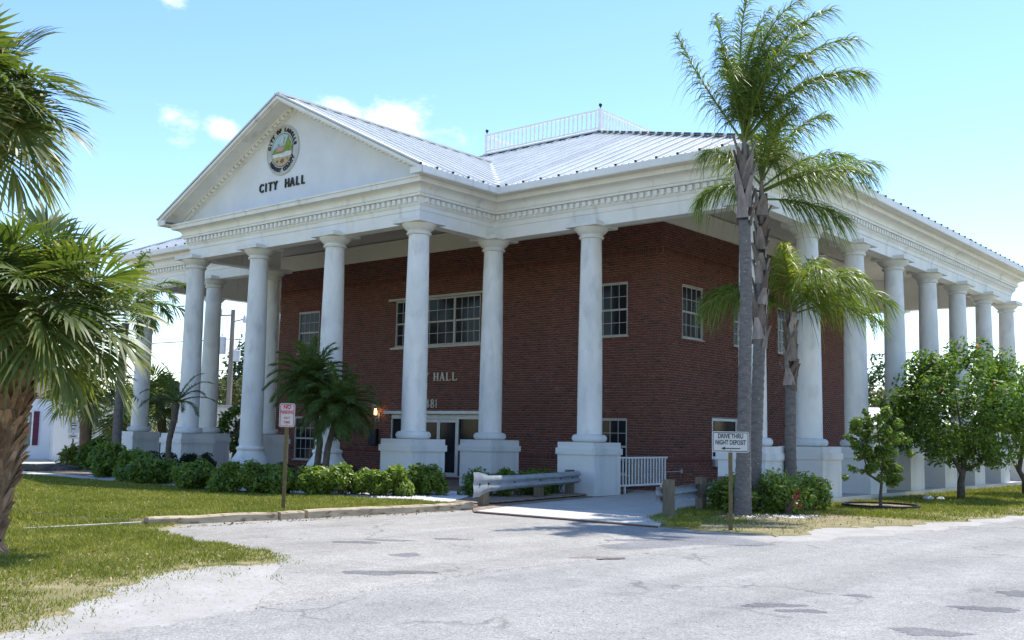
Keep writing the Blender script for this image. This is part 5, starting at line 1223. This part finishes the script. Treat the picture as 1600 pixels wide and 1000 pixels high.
for r_, z_, w_, h_ in ((-.55,top-2.6,.26,.95),(.35,top-3.0,.22,.6),(1.05,top-2.9,.2,.75)):
    q = MB(); q.lathe([(.0,0),(w_,0),(w_,h_),(w_*.8,h_+.06),(.0,h_+.08)], 12, R3(r_,-.1,z_)); q.lathe([(.03,h_+.05),(.05,h_+.15),(.03,h_+.25),(.0,h_+.3)], 6, R3(r_,-.1,z_)); q.build('transformer', M['greymetal'], t)
q = MB(); q.obox(R3(-.75,0,top-.35),R3(.1,0,top-.3),.07,.07); q.obox(R3(0,0,top-.7),R3(.6,0,top-.55),.06,.06); q.obox(R3(0,0,top-2.9),R3(1.1,0,top-2.85),.07,.07); q.build('crossarm', M['pole'], t)
q = MB(); q.lathe([(.0,0),(.09,.0),(.12,.12),(.06,.4),(.0,.5)], 8, R3(.68,0,top-.75)); q.lathe([(.0,0),(.06,.0),(.08,.3),(.0,.4)], 6, R3(-.7,0,top-.3)); q.build('insulator', M['greymetal'], t)
mb = MB()
for z_, dz in ((top-1.7,0),(top-3.5,0)):
    pts = [Vector((0,0,z_))-RH*s-UP*(1.0*math.sin(math.pi*s/40)) for s in np.linspace(0,40,14)]; mb.tube(pts, .025, 4)
    pts = [Vector((0,0,z_))+RH*s-UP*(1.0*math.sin(math.pi*s/40)) for s in np.linspace(0,40,14)]; mb.tube(pts, .025, 4)
mb.build('power_line', M['black'], t)
def bgtree(label, px, pytop, dist, wpx, mt, seed, n=2600, size=None, kind='tree', group='trees beyond the buildings', trunk=.3):
    base = on_dist(px, 660, dist); base.z = 0; sc = dist/1614.58; h = rel(px,pytop,base).z; rx = wpx*sc/2; rr = np.random.default_rng(seed); rz_ = h*.36
    cl = crown_clumps(0,0,h-rz_*1.05,rx,rx,rz_,34,rr,.3,.5)
    return tree('background_tree', label, base, [([(0,0,-.1),(0.1,0,h*.35),(0,.1,h*.7)],trunk,.08),([(0,0,h*.4),(rx*.4,0,h*.65)],.12,.04),([(0,0,h*.4),(-rx*.4,.1,h*.68)],.12,.04)], cl, n, size or .17, mt, seed, group)
bgtree('tall dark tree right of the utility pole seen between columns', 402, 512, 85, 95, 'fartree', 121, 3800, .22)
bgtree('lower dark tree left of the utility pole', 345, 575, 82, 60, 'fartree', 122, 2600, .2)
bgtree('olive tree below the tall dark tree, between the portico columns', 385, 590, 72, 90, 'fartreeolive', 123, 3200, .17)
bgtree('light green shrub tree close behind the portico, left of the middle column', 372, 622, 46, 58, 'young', 124, 2200, .12)
bgtree('light green leafy tree left of the portico columns', 262, 592, 64, 70, 'fartreeolive', 125, 2400, .17)
bgtree('round tree above the white side building roof', 225, 600, 75, 110, 'fartreeolive', 126, 2400, .2)
bgtree('dark tree behind the left fan palm crown', 110, 575, 80, 150, 'fartree', 127, 2600, .22)
bgtree('dark tree at the left edge behind the shopfront', 10, 560, 85, 170, 'fartree', 128, 2600, .22)
bgtree('narrow green tree seen in the gap beside the left brick corner', 437, 560, 70, 50, 'fartreeolive', 129, 1800, .17)
bgtree('dark pine tree framed between two side columns', 1372, 560, 78, 70, 'fartree', 130, 1700, .2)
bgtree('olive green tree below the pine between two side columns', 1372, 606, 66, 60, 'fartreeolive', 131, 2400, .15)
bgtree('dark tree far behind the side colonnade', 1450, 600, 95, 150, 'fartree', 132, 2600, .25)
bgtree('green tree far behind the right orange trees', 1600, 590, 90, 190, 'fartree', 133, 2600, .25)
bgtree('bush tree against the white building between portico columns', 318, 655, 44, 40, 'young', 134, 1500, .1)
rr = np.random.default_rng(140); cs = []; rs = []
for k in range(420):
    a = rr.uniform(0, 6.283); d_ = rr.uniform(190, 260); cs.append((d_*math.cos(a)-10, d_*math.sin(a), rr.uniform(.5,3.2))); rs.append(rr.uniform(1.8,3.6))
v, f, tn = cloud(36000, cs, rs, .55, 141, .45); v[:,2] = np.maximum(v[:,2], -.03)
tl = stuff(link('distant_treeline', mesh_np('distant_treeline', v, f, tn, M['fartree']))); tl['label'] = 'low dark line of trees far off along the horizon'
rb = on_dist(1366, 660, 58); sh_ = thing('rear_building', 'low white roofed building seen between the side columns', 'building', (rb.x, rb.y, 0), yaw)
q = MB(); q.box((-7,0,-.1),(7,6,2.5)); q.build('wall', M['plaster'], sh_); q = MB(); q.prism([(-.4,2.51),(6.4,2.51),(3,3.5)], 'x', -7.4, 7.4); q.build('roof', M['roof'], sh_)
lg = on_z(75, 737); t = thing('log', 'dark fallen log lying at the edge of the grass by the pavement', 'log', (lg.x, lg.y, .12), yaw)
mb = MB(); mb.tube([(-1.0,0,.02),(-.3,.05,0),(.5,0,.03),(1.3,-.05,-.02)], [.13,.15,.14,.10], 10); mb.build('trunk', M['rock'], t)
lg = on_z(112, 738); 
for k in range(5):
    a = k*1.3; s_ = .22+.06*math.sin(k*2.2); q_ = MB(); q_.lathe([(.0,-.05),(s_,.0),(s_*1.05,s_*.35),(s_*.6,s_*.75),(.0,s_*.8)], 8)
    o = q_.build('rock', M['rock'], None, (lg.x+.5*math.cos(a)*(k > 0), lg.y+.45*math.sin(a)*(k > 0), .03)); o.rotation_euler = (.2*math.sin(k), .2*math.cos(k*2), k); tag(o, ['dark rock in the middle of the pile at the foot of the yellow green bush','largest dark rock, back right of the pile by the yellow green bush','dark rock at the back left of the pile by the yellow green bush','smallest dark rock, front left of the pile by the yellow green bush','dark rock at the front right of the pile by the yellow green bush'][k], 'rock', 'rocks by the croton bush')

# ------------------------------------------------------------------ grass, gravel, litter
def inside(P, poly):
    poly = np.array([q[:2] for q in poly]); x, y = P[:,0], P[:,1]; c = np.zeros(len(P), bool); j = len(poly)-1
    for i in range(len(poly)):
        xi, yi = poly[i]; xj, yj = poly[j]
        k = ((yi > y) != (yj > y)) & (x < (xj-xi)*(y-yi)/(yj-yi+1e-12)+xi); c ^= k; j = i
    return c
def in_view(P, z=0.03, mrg=90):
    d = np.stack([P[:,0]-CAM.x, P[:,1]-CAM.y, np.full(len(P), z-CAM.z)], 1); dz = d@np.array(fw)
    px = 800+1614.58*(d@np.array(rv))/np.maximum(dz,.01); py = 500-1614.58*(d@np.array(uv))/np.maximum(dz,.01)
    return (dz > 1) & (px > -mrg) & (px < 1600+mrg) & (py < 1000+mrg)
from mathutils import noise as mnoise
def patchy(P, sc, seed):
    return np.array([mnoise.noise((x*sc+seed, y*sc, 0)) for x, y in P[:, :2]])
def blades(name, poly, bbox, N, seed, h, w, near, base_z=.028, thin=None, short=None):
    rr = np.random.default_rng(seed); P = np.stack([rr.uniform(bbox[0],bbox[1],N), rr.uniform(bbox[2],bbox[3],N)], 1)
    k = inside(P, poly) & in_view(P); P = P[k]
    d = np.hypot(P[:,0]-CAM.x, P[:,1]-CAM.y); k = rr.random(len(P)) < np.clip((near/d)**1.6, 0, 1); P = P[k]; d = d[k]
    pn = patchy(P, .9, seed)+.6*patchy(P, 3.1, seed+3)
    if thin is not None: k = rr.random(len(P)) < thin(P, pn); P = P[k]; d = d[k]; pn = pn[k]
    n = len(P); a = rr.uniform(0, 6.283, n); hh = h*rr.uniform(.5,1.3,n)*(1+.25*np.clip(pn,-1,1))*(np.where(inside(P, short), 1, .55) if short is not None else 1); ww = w*np.clip(d/14,.8,2.4)*rr.uniform(.7,1.3,n)
    ln = rr.normal(0,.6,(n,2))*hh[:,None]
    v = np.zeros((n,3,3)); v[:,0,0] = P[:,0]-np.cos(a)*ww; v[:,0,1] = P[:,1]-np.sin(a)*ww; v[:,1,0] = P[:,0]+np.cos(a)*ww; v[:,1,1] = P[:,1]+np.sin(a)*ww; v[:,:2,2] = base_z-.005
    v[:,2,:2] = P+ln; v[:,2,2] = base_z+hh
    tn = np.clip(rr.normal(.50,.2,n)-.22*pn+.25*(rr.random(n) < .10), 0, 1)
    return stuff(link(name, mesh_np(name, v.reshape(-1,3), np.arange(3*n).reshape(n,3), tn, M['grass'])))
EDGE = [(-4.05,-13.5),(-2.6,-14.3),(-.6,-14.55),(.6,-14.8),(1.15,-15.15),(.95,-15.9),(1.15,-16.8),(1.9,-17.8),(2.6,-18.6),(3.3,-19.4),(3.9,-21)]
def edge_dist(P, E=EDGE):
    d = np.full(len(P), 1e9)
    for p0, p1 in zip(E[:-1], E[1:]):
        a_ = np.array(p0); v_ = np.array(p1)-a_; t_ = np.clip(((P-a_)@v_)/(v_@v_),0,1); d = np.minimum(d, np.linalg.norm(P-a_-t_[:,None]*v_, axis=1))
    return d
def thin_left(P, pn):
    # the grass thins out to sand and litter towards the road
    d = edge_dist(P, EDGE[3:])
    return np.where(inside(P, lawn_out), np.clip(.25+.75*np.clip(d/1.5,0,1)+.7*pn, .04, 1), np.where(P[:,0] < -3.2, 1.0, np.clip(.55*np.exp(-d/.13)+.10*(pn > .42), 0, .6)))
FRINGE = [(-.6,-14.4),(.6,-14.6),(1.5,-14.9),(2.3,-15.8),(3.2,-17.2),(3.8,-18.6),(4.0,-21),(-30,-21),(-30,-13.6),(-4.3,-13.6),(-3.9,-13.3),(-3.3,-14.1)]
blades('lawn_grass', FRINGE, (-26,4.2,-21,-13), 640000, 5, .048, .0068, 13, .03, thin=thin_left, short=lawn_out)
blades('back_lawn_grass', lawnb_out, (-30,-3.4,-14.7,-6.3), 560000, 15, .050, .0068, 15, ZB)
blades('bank_grass', [(-45,-14.45),(-8,-14.45),(-5,-14.15),(-4.4,-13.8),(-4.2,-14.2),(-5,-14.8),(-8,-15.1),(-45,-15.1)], (-30,-4,-15.2,-13.7), 60000, 17, .09, .008, 18, .045)
def thin_right(P, pn):
    e = (P[:,0]-1.4-.18*np.clip(P[:,1],0,30))/3.2; return np.clip(1.05-.75*np.clip(e,0,2)**1.5+.5*pn-.8*((P[:,1] < -1.2) & (P[:,0] > .3)), .02, 1)
blades('verge_grass', verge_out, (-1,8.2,-7,26), 260000, 6, .06, .007, 24, .03, thin=thin_right)
blades('verge_grass_strip', [(-.75,-1.2),(.55,-5.6),(1.5,-6.7),(2.3,-6.7),(1.2,-4.3),(.4,-1.3)], (-1,3,-7,-1), 30000, 16, .07, .008, 24, .03)
def litter(name, polys, bbox, N, seed, size, zz, dens):
    rr = np.random.default_rng(seed); P = np.stack([rr.uniform(bbox[0],bbox[1],N), rr.uniform(bbox[2],bbox[3],N)], 1)
    k = np.zeros(len(P), bool)
    for q_ in polys: k |= inside(P, q_)
    P = P[k & in_view(P)]; k = rr.random(len(P)) < dens(P); P = P[k]; n = len(P)
    a = rr.uniform(0,6.283,n); s_ = size*rr.uniform(.5,1.3,n); A = np.stack([np.cos(a)*s_, np.sin(a)*s_, rr.normal(0,.3,n)*s_],1); B = np.stack([-np.sin(a)*s_*.4, np.cos(a)*s_*.4, rr.normal(0,.25,n)*s_],1)
    c = np.concatenate([P, np.full((n,1),zz)+rr.uniform(0,.02,(n,1))],1); v = np.stack([c-A,c+B,c+A,c-B],1).reshape(-1,3)
    return stuff(link(name, mesh_np(name, v, np.arange(4*n).reshape(n,4), np.clip(rr.normal(.55,.25,n),0,1), M['deadleaf'])))
def dl(P):
    d = edge_dist(P, EDGE[3:]); q_ = patchy(P,1.1,41)
    return np.clip(.05+.42*np.exp(-((d-.6)/.8)**2)*(1+1.3*q_),.015,1)*np.where(inside(P, lawn_out),1,.12)
litter('fallen_leaves', [lawn_out, [(1,-14.6),(3.6,-17),(3.8,-20),(1,-20)]], (-22,4,-20.5,-13), 15000, 61, .024, .05, dl)
litter('fallen_leaves_back_lawn', [lawnb_out], (-22,-3.4,-14.5,-6.4), 12000, 65, .02, ZB+.03, lambda P: np.full(len(P), .10))
litter('fallen_leaves_by_timber', [[(-3.7,-13.9),(-3.4,-13.9),(-3.0,-6.6),(-3.35,-6.6)]], (-4,-2.8,-14,-6.4), 9000, 62, .026, .012, lambda P: np.full(len(P), .35)*(rng.random(len(P)) < .7))
litter('verge_litter', [verge_out], (0,6,-7.2,8), 14000, 63, .022, .045, lambda P: np.clip(.6-.1*np.abs(P[:,1]+4.5),.05,.6))
def stones(name, poly, bbox, N, seed, size, zz, mt, dens=None):
    rr = np.random.default_rng(seed); P = np.stack([rr.uniform(bbox[0],bbox[1],N), rr.uniform(bbox[2],bbox[3],N)], 1); P = P[inside(P, poly)]
    if dens is not None: P = P[rr.random(len(P)) < dens(P)]
    n = len(P); oc = np.array([(1,0,0),(0,1,0),(-1,0,0),(0,-1,0),(0,0,.8),(0,0,-.8)]); F8 = np.array([(0,1,4),(1,2,4),(2,3,4),(3,0,4)])
    s_ = size*rr.uniform(.5,1.3,(n,1,1)); v = oc[None]*s_*rr.uniform(.7,1.2,(n,6,1)); a = rr.uniform(0,6.28,n); ca, sa = np.cos(a)[:,None], np.sin(a)[:,None]
    x = v[:,:,0]*ca-v[:,:,1]*sa; y = v[:,:,0]*sa+v[:,:,1]*ca; v[:,:,0] = x+P[:,0:1]; v[:,:,1] = y+P[:,1:2]; v[:,:,2] += zz
    f = (F8[None]+6*np.arange(n)[:,None,None]).reshape(-1,3)
    return stuff(link(name, mesh_np(name, v.reshape(-1,3), f, np.repeat(rr.uniform(0,1,n),4), M[mt])))
stones('white_bed_gravel', [(-19,-7.05),(-11.2,-7.05),(-8.6,-7.0),(-6.2,-6.6),(-5.2,-6.2),(-6,-4.2),(-12,-4.5),(-19,-5)], (-19,-4.5,-7.2,-3.9), 14000, 71, .035, ZB+.005, 'gravel')
stones('bed_pebbles', [(1.0,-3.3),(1.7,-3.6),(2.6,-3.0),(2.6,-2.0),(1.6,-2.6)], (.9,2.8,-3.7,-1.8), 500, 72, .035, .04, 'gravel')
stones('apron_grit', [(-3.2,-13.5),(-2.9,-7.2),(3.4,-8),(3.4,-14),(1.4,-14.8)], (-3.5,3.6,-15,-7), 1500, 73, .010, .006, 'sand')
stones('sand_shells', [(-2.5,-14.3),(1.2,-14.9),(3.4,-17),(3.7,-20),(1.5,-19),(.8,-16)], (-2.5,3.8,-20,-14.2), 2200, 74, .009, .014, 'sand')
stones('road_grit', [(4.2,-21),(3.8,-10),(6,-2),(12,-8),(11,-21)], (3.5,12,-21,-2), 700, 75, .008, .003, 'rock')
sheet('bush_mulch', [(.1,-3.3),(1.2,-4.0),(2.3,-3.5),(2.9,-2.3),(2.7,-.2),(1.9,.6),(.85,.5),(.8,-.8),(.0,-1.6)], .036, M['mulch'], jag=.06, seed=77)
